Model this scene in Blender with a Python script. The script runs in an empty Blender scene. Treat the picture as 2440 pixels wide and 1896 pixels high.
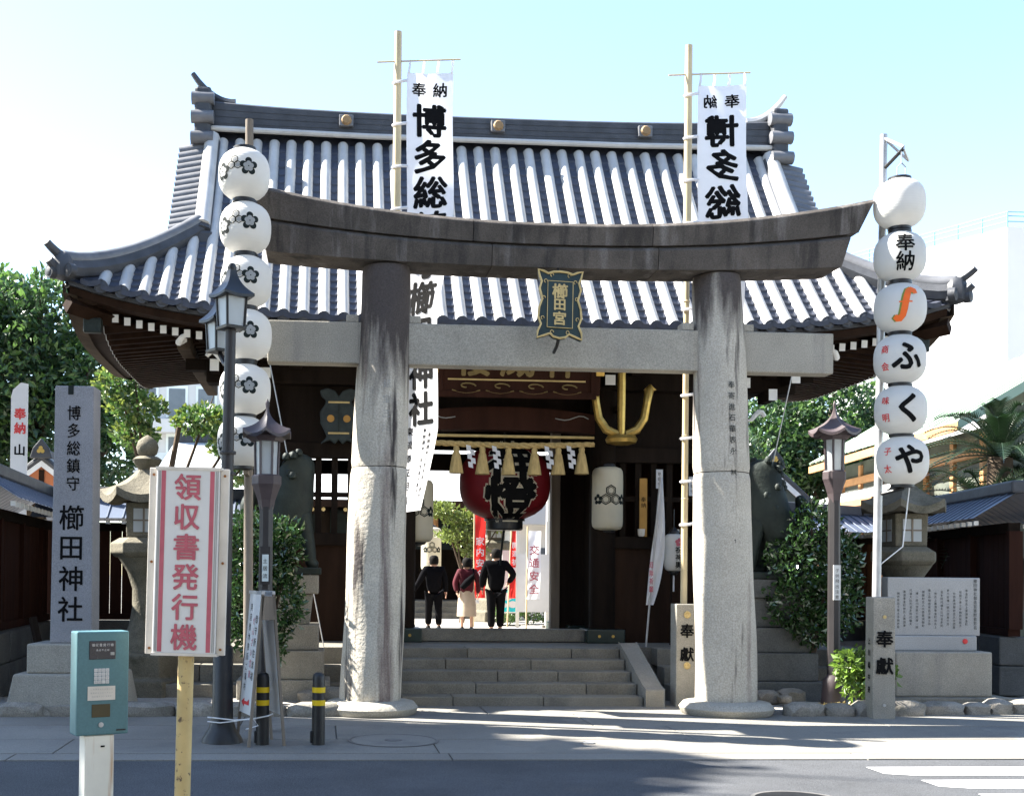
import bpy, bmesh, math, random
from mathutils import Vector, Matrix
R = math.radians
S = bpy.context.scene
COL = S.collection
rnd = random.Random(7)

# ------------------------------------------------------------------ camera
cam_data = bpy.data.cameras.new('camera')
cam = bpy.data.objects.new('camera', cam_data)
COL.objects.link(cam)
S.camera = cam
cam_data.sensor_width = 36.0
cam_data.lens = 36.0 * 2803 / 2440
cam_data.shift_x = 252 / 2440
cam_data.shift_y = 378.7 / 2440
cam_data.clip_end = 2000
yaw, pitch, roll = R(3.96), R(0.87), R(0.55)
fw = Vector((math.sin(yaw) * math.cos(pitch), math.cos(yaw) * math.cos(pitch), math.sin(pitch)))
r0 = Vector((math.cos(yaw), -math.sin(yaw), 0))
u0 = r0.cross(fw)
rr = r0 * math.cos(roll) + u0 * math.sin(roll)
uu = -r0 * math.sin(roll) + u0 * math.cos(roll)
cam.matrix_world = Matrix(((rr.x, uu.x, -fw.x, -2.37), (rr.y, uu.y, -fw.y, -13.615), (rr.z, uu.z, -fw.z, 1.6075), (0, 0, 0, 1)))

# ------------------------------------------------------------------ sky, sun, exposure
SUN_EL, SUN_BEHIND = R(45), R(18)          # sun from the left, a little behind the torii
sun_dir = Vector((-math.cos(SUN_EL) * math.cos(SUN_BEHIND), math.cos(SUN_EL) * math.sin(SUN_BEHIND), math.sin(SUN_EL)))
world = bpy.data.worlds.new('World')
S.world = world
world.use_nodes = True
wn = world.node_tree
sky = wn.nodes.new('ShaderNodeTexSky')
sky.sky_type = 'NISHITA'
sky.sun_disc = False
sky.sun_elevation = SUN_EL
sky.sun_rotation = math.atan2(sun_dir.x, sun_dir.y)
sky.air_density = 1.0
sky.dust_density = 0.25
sky.ozone_density = 1.0
wn.links.new(sky.outputs[0], wn.nodes['Background'].inputs[0])
wn.nodes['Background'].inputs[1].default_value = 0.085
sl = bpy.data.lights.new('sun', 'SUN')
sl.energy = 5.0
sl.angle = R(0.53)
sl.color = (1.0, 0.95, 0.86)
sun = bpy.data.objects.new('sun', sl)
COL.objects.link(sun)
sun.rotation_euler = sun_dir.to_track_quat('Z', 'Y').to_euler()
vs = S.view_settings
vs.view_transform = 'Standard'
vs.look = 'None'
vs.exposure = 2.45
vs.gamma = 1.0
vs.use_curve_mapping = False

# ------------------------------------------------------------------ materials
def mat(name, col, rough=0.75, var=0.2, scale=3.0, bump=0.0, bscale=40.0, metal=0.0, spec=0.3,
        streak=None, fine=0.0, fscale=90.0, transl=None, patch=None, aniso=(1, 1, 1), wave=None, crust=None, shift=None, rv=0.0):
    m = bpy.data.materials.new(name)
    m.use_nodes = True
    nt = m.node_tree
    N, L = nt.nodes, nt.links
    b = N['Principled BSDF']
    b.inputs['Roughness'].default_value = rough
    b.inputs['Metallic'].default_value = metal
    b.inputs['Specular IOR Level'].default_value = spec
    tc = N.new('ShaderNodeTexCoord')
    oi = N.new('ShaderNodeObjectInfo')
    ad = N.new('ShaderNodeVectorMath')
    ad.operation = 'MULTIPLY_ADD'
    cmb = N.new('ShaderNodeCombineXYZ')
    for k in range(3):
        L.new(oi.outputs['Random'], cmb.inputs[k])
    L.new(cmb.outputs[0], ad.inputs[0])
    ad.inputs[1].default_value = (17, 23, 31) if shift is None else (0, 0, 0)
    if shift is None:
        L.new(tc.outputs['Object'], ad.inputs[2])
    else:                                        # one continuous pattern over the stones of a pillar
        sv = N.new('ShaderNodeVectorMath')
        sv.inputs[1].default_value = (shift, shift * 0.7, 0)
        L.new(tc.outputs['Object'], sv.inputs[0])
        L.new(sv.outputs[0], ad.inputs[2])

    def noise(sc, detail=5, stretch=(1, 1, 1), rough_=0.6):
        mp = N.new('ShaderNodeMapping')
        mp.inputs['Scale'].default_value = stretch
        L.new(ad.outputs[0], mp.inputs[0])
        n = N.new('ShaderNodeTexNoise')
        n.inputs['Scale'].default_value = sc
        n.inputs['Detail'].default_value = detail
        n.inputs['Roughness'].default_value = rough_
        L.new(mp.outputs[0], n.inputs['Vector'])
        return n.outputs['Fac']

    def ramp(src, lo, hi, a=(0, 0, 0, 1), c=(1, 1, 1, 1)):
        rp = N.new('ShaderNodeValToRGB')
        rp.color_ramp.elements[0].position = lo
        rp.color_ramp.elements[1].position = hi
        rp.color_ramp.elements[0].color = a
        rp.color_ramp.elements[1].color = c
        L.new(src, rp.inputs[0])
        return rp.outputs[0]

    def mix(f, a, c):
        mx = N.new('ShaderNodeMix')
        mx.data_type = 'RGBA'
        L.new(f, mx.inputs['Factor'])
        for s_, v_ in ((mx.inputs['A'], a), (mx.inputs['B'], c)):
            if isinstance(v_, tuple):
                s_.default_value = v_
            else:
                L.new(v_, s_)
        return mx.outputs['Result']
    c = tuple(col) + (1,)
    lo = tuple(max(0, x * (1 - var)) for x in col) + (1,)
    hi = tuple(min(1, x * (1 + var)) for x in col) + (1,)
    out = ramp(noise(scale, stretch=aniso), 0.3, 0.7, lo, hi)
    if patch:
        pc, psc, plo, phi = patch
        out = mix(ramp(noise(psc), plo, phi), out, tuple(pc) + (1,))
    if streak:
        for sc_, ssc, slo, shi in (streak if isinstance(streak, list) else [streak]):
            out = mix(ramp(noise(ssc, stretch=(1, 1, 0.07)), slo, shi), out, tuple(sc_) + (1,))
    if crust:                                    # weather crust creeping down from the top of a stone
        cc, z0, z1, amp = crust
        sp = N.new('ShaderNodeSeparateXYZ')
        L.new(tc.outputs['Object'], sp.inputs[0])
        m1 = N.new('ShaderNodeMapRange')
        m1.inputs['From Min'].default_value = z0
        m1.inputs['From Max'].default_value = z1
        m1.inputs['To Min'].default_value = -0.5 * amp
        m1.inputs['To Max'].default_value = 1.0 - 0.4 * amp
        L.new(sp.outputs['Z'], m1.inputs['Value'])
        m2 = N.new('ShaderNodeMath')
        m2.operation = 'MULTIPLY_ADD'
        L.new(noise(5.5, stretch=(1, 1, 0.12)), m2.inputs[0])
        m2.inputs[1].default_value = amp
        L.new(m1.outputs[0], m2.inputs[2])
        out = mix(ramp(m2.outputs[0], 0.30, 0.62), out, tuple(cc) + (1,))
    if fine:
        f = ramp(noise(fscale, 2), 0.35, 0.65, (1 - fine,) * 3 + (1,), (1 + fine,) * 3 + (1,))
        mx = N.new('ShaderNodeMix')
        mx.data_type = 'RGBA'
        mx.blend_type = 'MULTIPLY'
        mx.inputs['Factor'].default_value = 1
        L.new(out, mx.inputs['A'])
        L.new(f, mx.inputs['B'])
        out = mx.outputs['Result']
    if rv:                                       # no two tiles quite the same tone
        mx = N.new('ShaderNodeMix')
        mx.data_type = 'RGBA'
        mx.blend_type = 'MULTIPLY'
        mx.inputs['Factor'].default_value = 1
        L.new(out, mx.inputs['A'])
        L.new(ramp(oi.outputs['Random'], 0.0, 1.0, (1 - rv,) * 3 + (1,), (1 + rv,) * 3 + (1,)), mx.inputs['B'])
        out = mx.outputs['Result']
    L.new(out, b.inputs['Base Color'])
    if bump:
        bp = N.new('ShaderNodeBump')
        bp.inputs['Strength'].default_value = bump
        bp.inputs['Distance'].default_value = 0.02
        L.new(noise(bscale, 4, aniso), bp.inputs['Height'])
        L.new(bp.outputs[0], b.inputs['Normal'])
    if wave:
        w = N.new('ShaderNodeTexWave')
        w.bands_direction = 'Z'
        w.inputs['Scale'].default_value = wave
        L.new(tc.outputs['Object'], w.inputs[0])
        bp = N.new('ShaderNodeBump')
        bp.inputs['Strength'].default_value = 0.09
        bp.inputs['Distance'].default_value = 0.01
        L.new(w.outputs['Fac'], bp.inputs['Height'])
        L.new(bp.outputs[0], b.inputs['Normal'])
    if transl:
        tb = N.new('ShaderNodeBsdfTranslucent')
        L.new(out, tb.inputs['Color'])
        ms = N.new('ShaderNodeMixShader')
        ms.inputs[0].default_value = transl
        L.new(b.outputs[0], ms.inputs[1])
        L.new(tb.outputs[0], ms.inputs[2])
        L.new(ms.outputs[0], N['Material Output'].inputs['Surface'])
    return m

M = {}
M['asphalt'] = mat('asphalt', (0.074, 0.077, 0.083), 0.9, 0.25, 0.8, 0.6, 160, fine=0.5, fscale=110, patch=((0.066, 0.068, 0.073), 0.9, 0.5, 0.7))
M['pave'] = mat('pavement_concrete', (0.19, 0.18, 0.16), 0.9, 0.14, 0.7, 0.3, 120, fine=0.22, fscale=130, patch=((0.125, 0.12, 0.115), 1.6, 0.55, 0.75))
M['gravel'] = mat('court_ground', (0.34, 0.32, 0.29), 0.95, 0.2, 2, 0.5, 90, fine=0.25)
M['paint'] = mat('road_paint', (0.75, 0.75, 0.74), 0.7, 0.08, 6, fine=0.1, patch=((0.45, 0.45, 0.45), 9, 0.62, 0.75))
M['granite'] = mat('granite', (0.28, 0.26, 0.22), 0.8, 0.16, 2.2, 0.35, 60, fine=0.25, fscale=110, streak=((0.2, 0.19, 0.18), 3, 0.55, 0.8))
M['step'] = mat('step_stone', (0.185, 0.172, 0.142), 0.85, 0.2, 1.4, 0.4, 50, fine=0.22, patch=((0.12, 0.115, 0.10), 2.4, 0.52, 0.72))
M['pillar_a'] = mat('pillar_stone', (0.47, 0.43, 0.36), 0.85, 0.15, 1.5, 0.7, 20, fine=0.18, fscale=60, shift=3.3,
                    streak=[((0.18, 0.14, 0.125), 3.4, 0.52, 0.64), ((0.05, 0.042, 0.04), 5.2, 0.56, 0.65)], crust=((0.065, 0.054, 0.05), 3.0, 5.5, 1.2))
M['pillar_b'] = mat('pale_pillar_stone', (0.42, 0.385, 0.325), 0.85, 0.13, 1.5, 0.6, 20, fine=0.18, fscale=60, shift=8.1,
                    streak=[((0.2, 0.16, 0.14), 3.4, 0.56, 0.7), ((0.06, 0.05, 0.047), 5.2, 0.585, 0.67)], crust=((0.07, 0.058, 0.053), 3.8, 5.9, 1.2))
M['torii_beam'] = mat('beam_stone', (0.315, 0.293, 0.248), 0.85, 0.14, 1.5, 0.4, 30, fine=0.2, fscale=80, streak=((0.2, 0.19, 0.18), 3, 0.58, 0.8))
M['torii_dark'] = mat('lintel_stone', (0.075, 0.064, 0.055), 0.85, 0.45, 1.4, 0.4, 25, fine=0.2, fscale=70,
                      streak=[((0.17, 0.155, 0.145), 4.5, 0.56, 0.74), ((0.026, 0.023, 0.022), 4, 0.52, 0.68)])
M['torii_patch'] = mat('patch_stone', (0.10, 0.09, 0.083), 0.85, 0.2, 2, 0.4, 30, fine=0.2, streak=((0.12, 0.11, 0.11), 4, 0.5, 0.75))
M['tile'] = mat('roof_tile', (0.44, 0.43, 0.41), 0.42, 0.14, 3, 0.08, 50, spec=0.5, rv=0.10)
M['tile_pan'] = mat('pan_tile', (0.036, 0.041, 0.058), 0.5, 0.3, 6, 0.15, 50, spec=0.5)  # same roof, darker tile: shade between the cover rows put into the colour
M['tile_dark'] = mat('ridge_tile', (0.05, 0.053, 0.06), 0.55, 0.3, 4, 0.2, 40, spec=0.4)
M['wood'] = mat('dark_wood', (0.014, 0.0095, 0.007), 0.85, 0.35, 4, 0.3, 30, aniso=(1, 1, 0.15), spec=0.08)
M['wood_b'] = mat('brown_wood', (0.024, 0.0125, 0.0075), 0.75, 0.35, 4, 0.3, 30, aniso=(1, 1, 0.15), spec=0.08)
M['wood_r'] = mat('red_brown_wood', (0.032, 0.0125, 0.008), 0.8, 0.35, 3, 0.25, 25, aniso=(1, 1, 0.12), spec=0.1)
M['wood_grey'] = mat('weathered_wood', (0.2, 0.165, 0.13), 0.85, 0.35, 4, 0.3, 30, aniso=(1, 1, 0.12))
M['soffit'] = mat('soffit_board', (0.03, 0.016, 0.009), 0.8, 0.3, 3)
M['white'] = mat('white_paint', (0.78, 0.77, 0.74), 0.6, 0.08, 4)
M['plaster'] = mat('plaster', (0.75, 0.74, 0.71), 0.9, 0.08, 1)
M['gold'] = mat('gold_leaf', (0.50, 0.33, 0.09), 0.38, 0.25, 9, metal=0.75, spec=0.5)
M['gold_paint'] = mat('gold_paint', (0.52, 0.38, 0.16), 0.55, 0.2, 9)
M['shaded_gilt'] = mat('shaded_gilt', (0.20, 0.14, 0.05), 0.5, 0.3, 9)  # gold darkened: the shade inside the gate is put into its colour
M['dim_carving'] = mat('dim_carving', (0.03, 0.038, 0.038), 0.8, 0.3, 6)
M['sheet_roof'] = mat('blue_sheet_roof', (0.11, 0.135, 0.19), 0.45, 0.1, 2, spec=0.5)
M['tile_mid'] = mat('grey_tile', (0.13, 0.132, 0.14), 0.45, 0.25, 4, 0.1, 40, spec=0.5)
M['wood_eave'] = mat('eave_timber', (0.055, 0.04, 0.028), 0.85, 0.3, 4, spec=0.1)
M['crest_gilt'] = mat('dull_crest', (0.28, 0.18, 0.09), 0.7, 0.2, 9)
M['green_black'] = mat('lacquer_green', (0.012, 0.026, 0.022), 0.35, 0.3, 5, spec=0.5)
M['black'] = mat('black_ink', (0.006, 0.006, 0.0065), 0.9, 0.2, 8, spec=0.1)
M['black_metal'] = mat('black_metal', (0.0095, 0.0095, 0.0105), 0.45, 0.25, 6, 0.1, 60, spec=0.5)
M['brown_metal'] = mat('brown_painted_metal', (0.022, 0.019, 0.02), 0.5, 0.15, 5, spec=0.5)
M['mauve_metal'] = mat('mauve_painted_metal', (0.062, 0.045, 0.048), 0.5, 0.15, 5, spec=0.5)
M['glass'] = mat('frosted_glass', (0.58, 0.61, 0.62), 0.25, 0.06, 3, spec=0.5, transl=0.35)
M['paper'] = mat('lantern_paper', (0.68, 0.67, 0.64), 0.75, 0.04, 3, transl=0.28, wave=11)
M['cream_paper'] = mat('cream_lantern_paper', (0.66, 0.60, 0.46), 0.8, 0.06, 3, transl=0.3, wave=9)
M['red_paper'] = mat('red_lantern_paper', (0.2, 0.009, 0.014), 0.6, 0.15, 3, transl=0.25, wave=7)
M['red'] = mat('red_ink', (0.62, 0.05, 0.05), 0.6, 0.1, 5)
M['pink_red'] = mat('faded_red_print', (0.45, 0.11, 0.14), 0.6, 0.12, 14)
M['orange'] = mat('orange_print', (0.75, 0.13, 0.02), 0.6, 0.08, 5)
M['olive'] = mat('olive_print', (0.16, 0.22, 0.04), 0.6, 0.08, 5)
M['grey_ink'] = mat('grey_ink', (0.30, 0.30, 0.29), 0.7, 0.1, 8)
M['crest_ink'] = mat('crest_ink', (0.016, 0.021, 0.02), 0.8, 0.2, 8, spec=0.15)
M['cloth'] = mat('white_cloth', (0.80, 0.80, 0.82), 0.85, 0.04, 4, transl=0.4)
M['red_cloth'] = mat('red_cloth', (0.62, 0.03, 0.025), 0.85, 0.1, 4, transl=0.35)
M['teal_cloth'] = mat('teal_print', (0.02, 0.5, 0.55), 0.7, 0.15, 4)
M['bamboo'] = mat('bamboo', (0.52, 0.42, 0.25), 0.5, 0.2, 5, spec=0.4, aniso=(1, 1, 0.3))
M['straw'] = mat('straw', (0.46, 0.33, 0.14), 0.9, 0.25, 30, 0.4, 90, aniso=(1, 1, 0.2))
M['steel'] = mat('galvanised_steel', (0.42, 0.42, 0.42), 0.45, 0.15, 6, metal=0.5, spec=0.5)
M['teal_box'] = mat('teal_painted_steel', (0.072, 0.165, 0.185), 0.45, 0.07, 5, spec=0.45, fine=0.06)
M['screen'] = mat('dark_screen', (0.012, 0.011, 0.02), 0.2, 0.2, 5, spec=0.5)
M['slot'] = mat('receipt_slot', (0.07, 0.055, 0.025), 0.5, 0.2, 5)
M['key'] = mat('key_plastic', (0.56, 0.55, 0.54), 0.5, 0.05, 5)
M['post_white'] = mat('rusty_white_paint', (0.68, 0.66, 0.58), 0.55, 0.08, 5, streak=((0.42, 0.2, 0.06), 14, 0.62, 0.78), spec=0.4)
M['post_yellow'] = mat('chipped_yellow_paint', (0.50, 0.37, 0.16), 0.6, 0.15, 6, patch=((0.12, 0.08, 0.05), 26, 0.60, 0.68), spec=0.4)
M['sign_white'] = mat('sign_enamel', (0.62, 0.615, 0.60), 0.4, 0.04, 5, spec=0.4, streak=((0.62, 0.56, 0.48), 8, 0.62, 0.85))
M['sign_rim'] = mat('sign_rim', (0.62, 0.57, 0.50), 0.5, 0.12, 6, patch=((0.33, 0.16, 0.06), 18, 0.68, 0.76))
M['rust'] = mat('rust', (0.25, 0.1, 0.03), 0.9, 0.3, 20)
M['yellow'] = mat('reflective_yellow', (0.75, 0.50, 0.01), 0.5, 0.08, 6)
M['bronze'] = mat('green_bronze', (0.019, 0.026, 0.023), 0.6, 0.35, 4, 0.4, 18, metal=0.2)
M['mon_stone'] = mat('monument_stone', (0.235, 0.235, 0.25), 0.8, 0.08, 2.5, 0.15, 60, fine=0.25, fscale=130)
M['slab_stone'] = mat('polished_slab', (0.30, 0.30, 0.30), 0.25, 0.1, 1.6, spec=0.5, fine=0.12)
M['mossy'] = mat('mossy_stone', (0.15, 0.135, 0.10), 0.9, 0.25, 3, 0.6, 25, fine=0.25, patch=((0.07, 0.065, 0.045), 3, 0.5, 0.7))
M['rockmat'] = mat('edging_rock', (0.23, 0.21, 0.18), 0.9, 0.25, 4, 0.6, 14, fine=0.25, patch=((0.16, 0.15, 0.12), 5, 0.5, 0.7))
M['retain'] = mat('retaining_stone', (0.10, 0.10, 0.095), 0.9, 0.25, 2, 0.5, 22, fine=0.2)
M['bark'] = mat('bark', (0.09, 0.065, 0.045), 0.95, 0.3, 6, 0.8, 18, aniso=(1, 1, 0.25))
M['copper'] = mat('copper_green_roof', (0.34, 0.45, 0.34), 0.7, 0.1, 1.2)
M['house_wood'] = mat('house_timber', (0.48, 0.25, 0.11), 0.7, 0.15, 4)
M['house_wall'] = mat('house_wall', (0.10, 0.11, 0.09), 0.8, 0.2, 2)
M['bld_white'] = mat('white_facade', (0.55, 0.55, 0.545), 0.85, 0.04, 0.2)
M['bld_grey'] = mat('grey_facade', (0.46, 0.47, 0.47), 0.85, 0.08, 0.3)
M['bld_pale'] = mat('pale_panel', (0.58, 0.64, 0.63), 0.7, 0.05, 0.5)
M['win'] = mat('window_glass', (0.10, 0.115, 0.13), 0.12, 0.2, 1, spec=0.6)
M['rail_blue'] = mat('blue_railing', (0.16, 0.30, 0.46), 0.5, 0.1, 2)
M['skin'] = mat('skin', (0.50, 0.30, 0.21), 0.6, 0.06, 6)
M['hair'] = mat('hair', (0.008, 0.007, 0.006), 0.8, 0.3, 30, spec=0.1)
M['suit'] = mat('black_suit', (0.005, 0.005, 0.006), 1.0, 0.2, 6, spec=0.05)
M['maroon'] = mat('maroon_jacket', (0.07, 0.006, 0.012), 0.85, 0.2, 6)
M['beige'] = mat('beige_skirt', (0.50, 0.40, 0.30), 0.85, 0.12, 6)
M['shoe'] = mat('shoe_leather', (0.02, 0.017, 0.015), 0.5, 0.2, 6)
M['orange_wood'] = mat('vermilion_board', (0.50, 0.17, 0.07), 0.75, 0.15, 4)
M['yellow_board'] = mat('ochre_board', (0.38, 0.20, 0.05), 0.8, 0.2, 4)
M['manhole'] = mat('cast_iron', (0.13, 0.125, 0.12), 0.7, 0.2, 6, 0.2, 40)
M['rope_white'] = mat('white_cord', (0.7, 0.7, 0.7), 0.8, 0.1, 9)

def leafmat(name, col, rough=0.45, tr=0.35, var=0.45):
    m = mat(name, col, rough, var, 1.6, spec=0.9, transl=tr)
    return m
M['leaf_camellia'] = leafmat('glossy_leaf', (0.04, 0.085, 0.025), 0.12, 0.10)
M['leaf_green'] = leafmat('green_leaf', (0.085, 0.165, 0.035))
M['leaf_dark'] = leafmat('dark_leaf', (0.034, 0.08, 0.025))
M['leaf_yellow'] = leafmat('yellow_green_leaf', (0.17, 0.22, 0.04))
M['leaf_bright'] = leafmat('bright_leaf', (0.14, 0.24, 0.03))
M['leaf_autumn'] = leafmat('autumn_leaf', (0.20, 0.15, 0.04))
M['leaf_cycad'] = leafmat('cycad_leaf', (0.016, 0.04, 0.013), 0.4, 0.15)

# ------------------------------------------------------------------ geometry helpers
class G:
    def __init__(s):
        s.v, s.f = [], []
    def add(s, vs_, fs):
        o = len(s.v)
        s.v += [tuple(p) for p in vs_]
        s.f += [tuple(i + o for i in f) for f in fs]
        return s
    def b(s, x0, x1, y0, y1, z0, z1, jit=0.0):
        p = [(x, y, z) for z in (z0, z1) for y in (y0, y1) for x in (x0, x1)]
        if jit:
            p = [tuple(c + rnd.uniform(-jit, jit) for c in q) for q in p]
        return s.add(p, [(0, 2, 3, 1), (4, 5, 7, 6), (0, 1, 5, 4), (2, 6, 7, 3), (0, 4, 6, 2), (1, 3, 7, 5)])
    def frus(s, w0, d0, w1, d1, z0, z1, c=(0, 0)):
        p = []
        for w, d, z in ((w0, d0, z0), (w1, d1, z1)):
            p += [(c[0] - w / 2, c[1] - d / 2, z), (c[0] + w / 2, c[1] - d / 2, z), (c[0] + w / 2, c[1] + d / 2, z), (c[0] - w / 2, c[1] + d / 2, z)]
        return s.add(p, [(3, 2, 1, 0), (4, 5, 6, 7)] + [(i, (i + 1) % 4, 4 + (i + 1) % 4, 4 + i) for i in range(4)])
    def tube(s, pts, r, n=8, caps=True):
        pts = [Vector(p) for p in pts]
        rs = r if isinstance(r, (list, tuple)) else [r] * len(pts)
        vs_, fs = [], []
        ref = None
        for i, p in enumerate(pts):
            t = (pts[min(i + 1, len(pts) - 1)] - pts[max(i - 1, 0)]).normalized()
            if ref is None:
                ref = Vector((0, 0, 1)) if abs(t.z) < 0.9 else Vector((1, 0, 0))
            a = t.cross(ref).normalized()
            c = a.cross(t).normalized()
            ref = c
            for k in range(n):
                an = 2 * math.pi * k / n
                vs_.append(p + (a * math.cos(an) + c * math.sin(an)) * rs[i])
        for i in range(len(pts) - 1):
            for k in range(n):
                fs.append((i * n + k, i * n + (k + 1) % n, (i + 1) * n + (k + 1) % n, (i + 1) * n + k))
        if caps:
            fs.append(tuple(range(n - 1, -1, -1)))
            fs.append(tuple((len(pts) - 1) * n + k for k in range(n)))
        return s.add(vs_, fs)
    def lathe(s, prof, n=24, c=(0, 0, 0), rot=0.0, caps=True):
        vs_, fs = [], []
        for r_, z in prof:
            for k in range(n):
                an = 2 * math.pi * k / n + rot
                vs_.append((c[0] + r_ * math.cos(an), c[1] + r_ * math.sin(an), c[2] + z))
        for i in range(len(prof) - 1):
            for k in range(n):
                fs.append((i * n + k, i * n + (k + 1) % n, (i + 1) * n + (k + 1) % n, (i + 1) * n + k))
        if caps:
            fs.append(tuple(range(n - 1, -1, -1)))
            fs.append(tuple((len(prof) - 1) * n + k for k in range(n)))
        return s.add(vs_, fs)
    def prism(s, poly, y0, y1):            # polygon in XZ pushed along Y (y0 = front)
        n = len(poly)
        vs_ = [(x, y0, z) for x, z in poly] + [(x, y1, z) for x, z in poly]
        return s.add(vs_, [tuple(range(n)), tuple(range(2 * n - 1, n - 1, -1))] + [((i + 1) % n, i, n + i, n + (i + 1) % n) for i in range(n)])
    def grid(s, rows, flip=False):
        m_, n = len(rows), len(rows[0])
        fs = []
        for i in range(m_ - 1):
            for j in range(n - 1):
                q = (i * n + j, i * n + j + 1, (i + 1) * n + j + 1, (i + 1) * n + j)
                fs.append(q[::-1] if flip else q)
        return s.add([p for r_ in rows for p in r_], fs)
    def eave(s, half, z0, z1, nside=4, lift=0.1, power=1.7, rings=9, per=6, tip=0.03, rot=0.0, thick=0.0):
        rows = []
        prof = [(k / rings) for k in range(rings + 1)]
        tot = nside * per
        vs_, fs = [], []
        if thick:
            prof = [None] + prof
        for t in prof:
            tt = 0 if t is None else t
            hs = tip + (half - tip) * (1 - tt) ** power
            for k in range(tot):
                a = 2 * math.pi * k / tot + rot
                w = math.pi / nside
                la = (a - rot) % (2 * w) - w          # 0 at the face middle
                rad = hs / math.cos(la)
                corner = (abs(la) / w) ** 2.2
                z = z0 + (z1 - z0) * tt + lift * corner * (1 - tt) ** 3
                if t is None:
                    z -= thick
                vs_.append((rad * math.cos(a), rad * math.sin(a), z))
        for i in range(len(prof) - 1):
            for k in range(tot):
                fs.append((i * tot + k, i * tot + (k + 1) % tot, (i + 1) * tot + (k + 1) % tot, (i + 1) * tot + k))
        fs.append(tuple(range(tot - 1, -1, -1)))
        fs.append(tuple((len(prof) - 1) * tot + k for k in range(tot)))
        return s.add(vs_, fs)

def ob(name, g, m=None, parent=None, loc=(0, 0, 0), rot=(0, 0, 0), smooth=False, bevel=0.0, mesh=None):
    if mesh is None:
        mesh = bpy.data.meshes.new(name)
        mesh.from_pydata(g.v, [], g.f)
        mesh.update()
        if m is not None:
            mesh.materials.append(M[m] if isinstance(m, str) else m)
        if smooth:
            mesh.polygons.foreach_set('use_smooth', [True] * len(mesh.polygons))
            mesh.set_sharp_from_angle(angle=R(42))
    o = bpy.data.objects.new(name, mesh)
    COL.objects.link(o)
    o.location = loc
    o.rotation_euler = rot
    if parent:
        o.parent = parent
    if bevel:
        bv = o.modifiers.new('bevel', 'BEVEL')
        bv.width = bevel
        bv.segments = 2
        bv.limit_method = 'ANGLE'
        bv.angle_limit = R(35)
    return o

def tag(o, label=None, cat=None, group=None, kind=None):
    if label: o['label'] = label
    if cat: o['category'] = cat
    if group: o['group'] = group
    if kind: o['kind'] = kind
    return o

def thing(name, label, cat, loc=(0, 0, 0), rz=0.0, group=None, rot=None):
    o = bpy.data.objects.new(name, None)
    COL.objects.link(o)
    o.empty_display_size = 0.2
    o.location = (loc[0] + 0.0804 * loc[1] + 0.02, loc[1], loc[2])     # the plan was surveyed along an axis slightly askew
    o.rotation_euler = rot if rot else (0, 0, rz)
    return tag(o, label, cat, group)

def struct(name, loc=(0, 0, 0), rot=(0, 0, 0)):
    o = bpy.data.objects.new(name, None)
    COL.objects.link(o)
    o.location = loc
    o.rotation_euler = rot
    o['kind'] = 'structure'
    return o

_glyph = {}
def glyph(ch):
    if ch in _glyph:
        return _glyph[ch]
    cu = bpy.data.curves.new('glyph', 'FONT')
    cu.body = ch
    cu.resolution_u = 2
    o = bpy.data.objects.new('glyph', cu)
    COL.objects.link(o)
    me = bpy.data.meshes.new_from_object(o.evaluated_get(bpy.context.evaluated_depsgraph_get()))
    v = [(p.co.x, p.co.y) for p in me.vertices]
    f = [tuple(p.vertices) for p in me.polygons]
    bpy.data.objects.remove(o)
    bpy.data.curves.remove(cu)
    bpy.data.meshes.remove(me)
    xs = [p[0] for p in v] or [0]
    ys = [p[1] for p in v] or [0]
    cx, cy = (min(xs) + max(xs)) / 2, (min(ys) + max(ys)) / 2
    _glyph[ch] = ([(x - cx, y - cy) for x, y in v], f, max(xs) - min(xs))
    return _glyph[ch]

def text2d(s, size, pitch=None, vertical=True, bold=0.0, copies=6, sx=1.0, mirror=False):
    """flat lettering: list of (x, z, layer) and faces, centred on 0,0"""
    V, F = [], []
    pitch = pitch or size * 1.08
    n = len(s)
    offs = [(0, 0)] if not bold else [(0, 0)] + [(bold * size * math.cos(2 * math.pi * k / copies), bold * size * math.sin(2 * math.pi * k / copies)) for k in range(copies)]
    for i, ch in enumerate(s):
        if ch in ' 　':
            continue
        gv, gf, _ = glyph(ch)
        ox, oz = (0, ((n - 1) / 2 - i) * pitch) if vertical else ((i - (n - 1) / 2) * pitch, 0)
        for li, (dx, dz) in enumerate(offs):
            o = len(V)
            for x, y in gv:
                V.append(((x * sx * size + dx) * (-1 if mirror else 1) + ox, y * size + dz + oz, li))
            F += [tuple(o + k for k in f) for f in gf]
    return V, F

def cut2d(V, F, step):
    bm = bmesh.new()
    vv = [bm.verts.new((x, l * 0.00001, z)) for x, z, l in V]
    for f in F:
        try:
            bm.faces.new([vv[i] for i in f])
        except ValueError:
            pass
    xs = [p[0] for p in V]
    zs = [p[1] for p in V]
    for lo, hi, no in ((min(xs), max(xs), (1, 0, 0)), (min(zs), max(zs), (0, 0, 1))):
        k = math.floor(lo / step) + 1
        while k * step < hi:
            bmesh.ops.bisect_plane(bm, geom=bm.verts[:] + bm.edges[:] + bm.faces[:], plane_co=tuple(c * k * step for c in no), plane_no=no, dist=1e-6)
            k += 1
    bm.verts.index_update()
    out = [(v.co.x, v.co.z, round(v.co.y / 0.00001)) for v in bm.verts], [tuple(v.index for v in f.verts) for f in bm.faces]
    bm.free()
    return out

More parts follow.
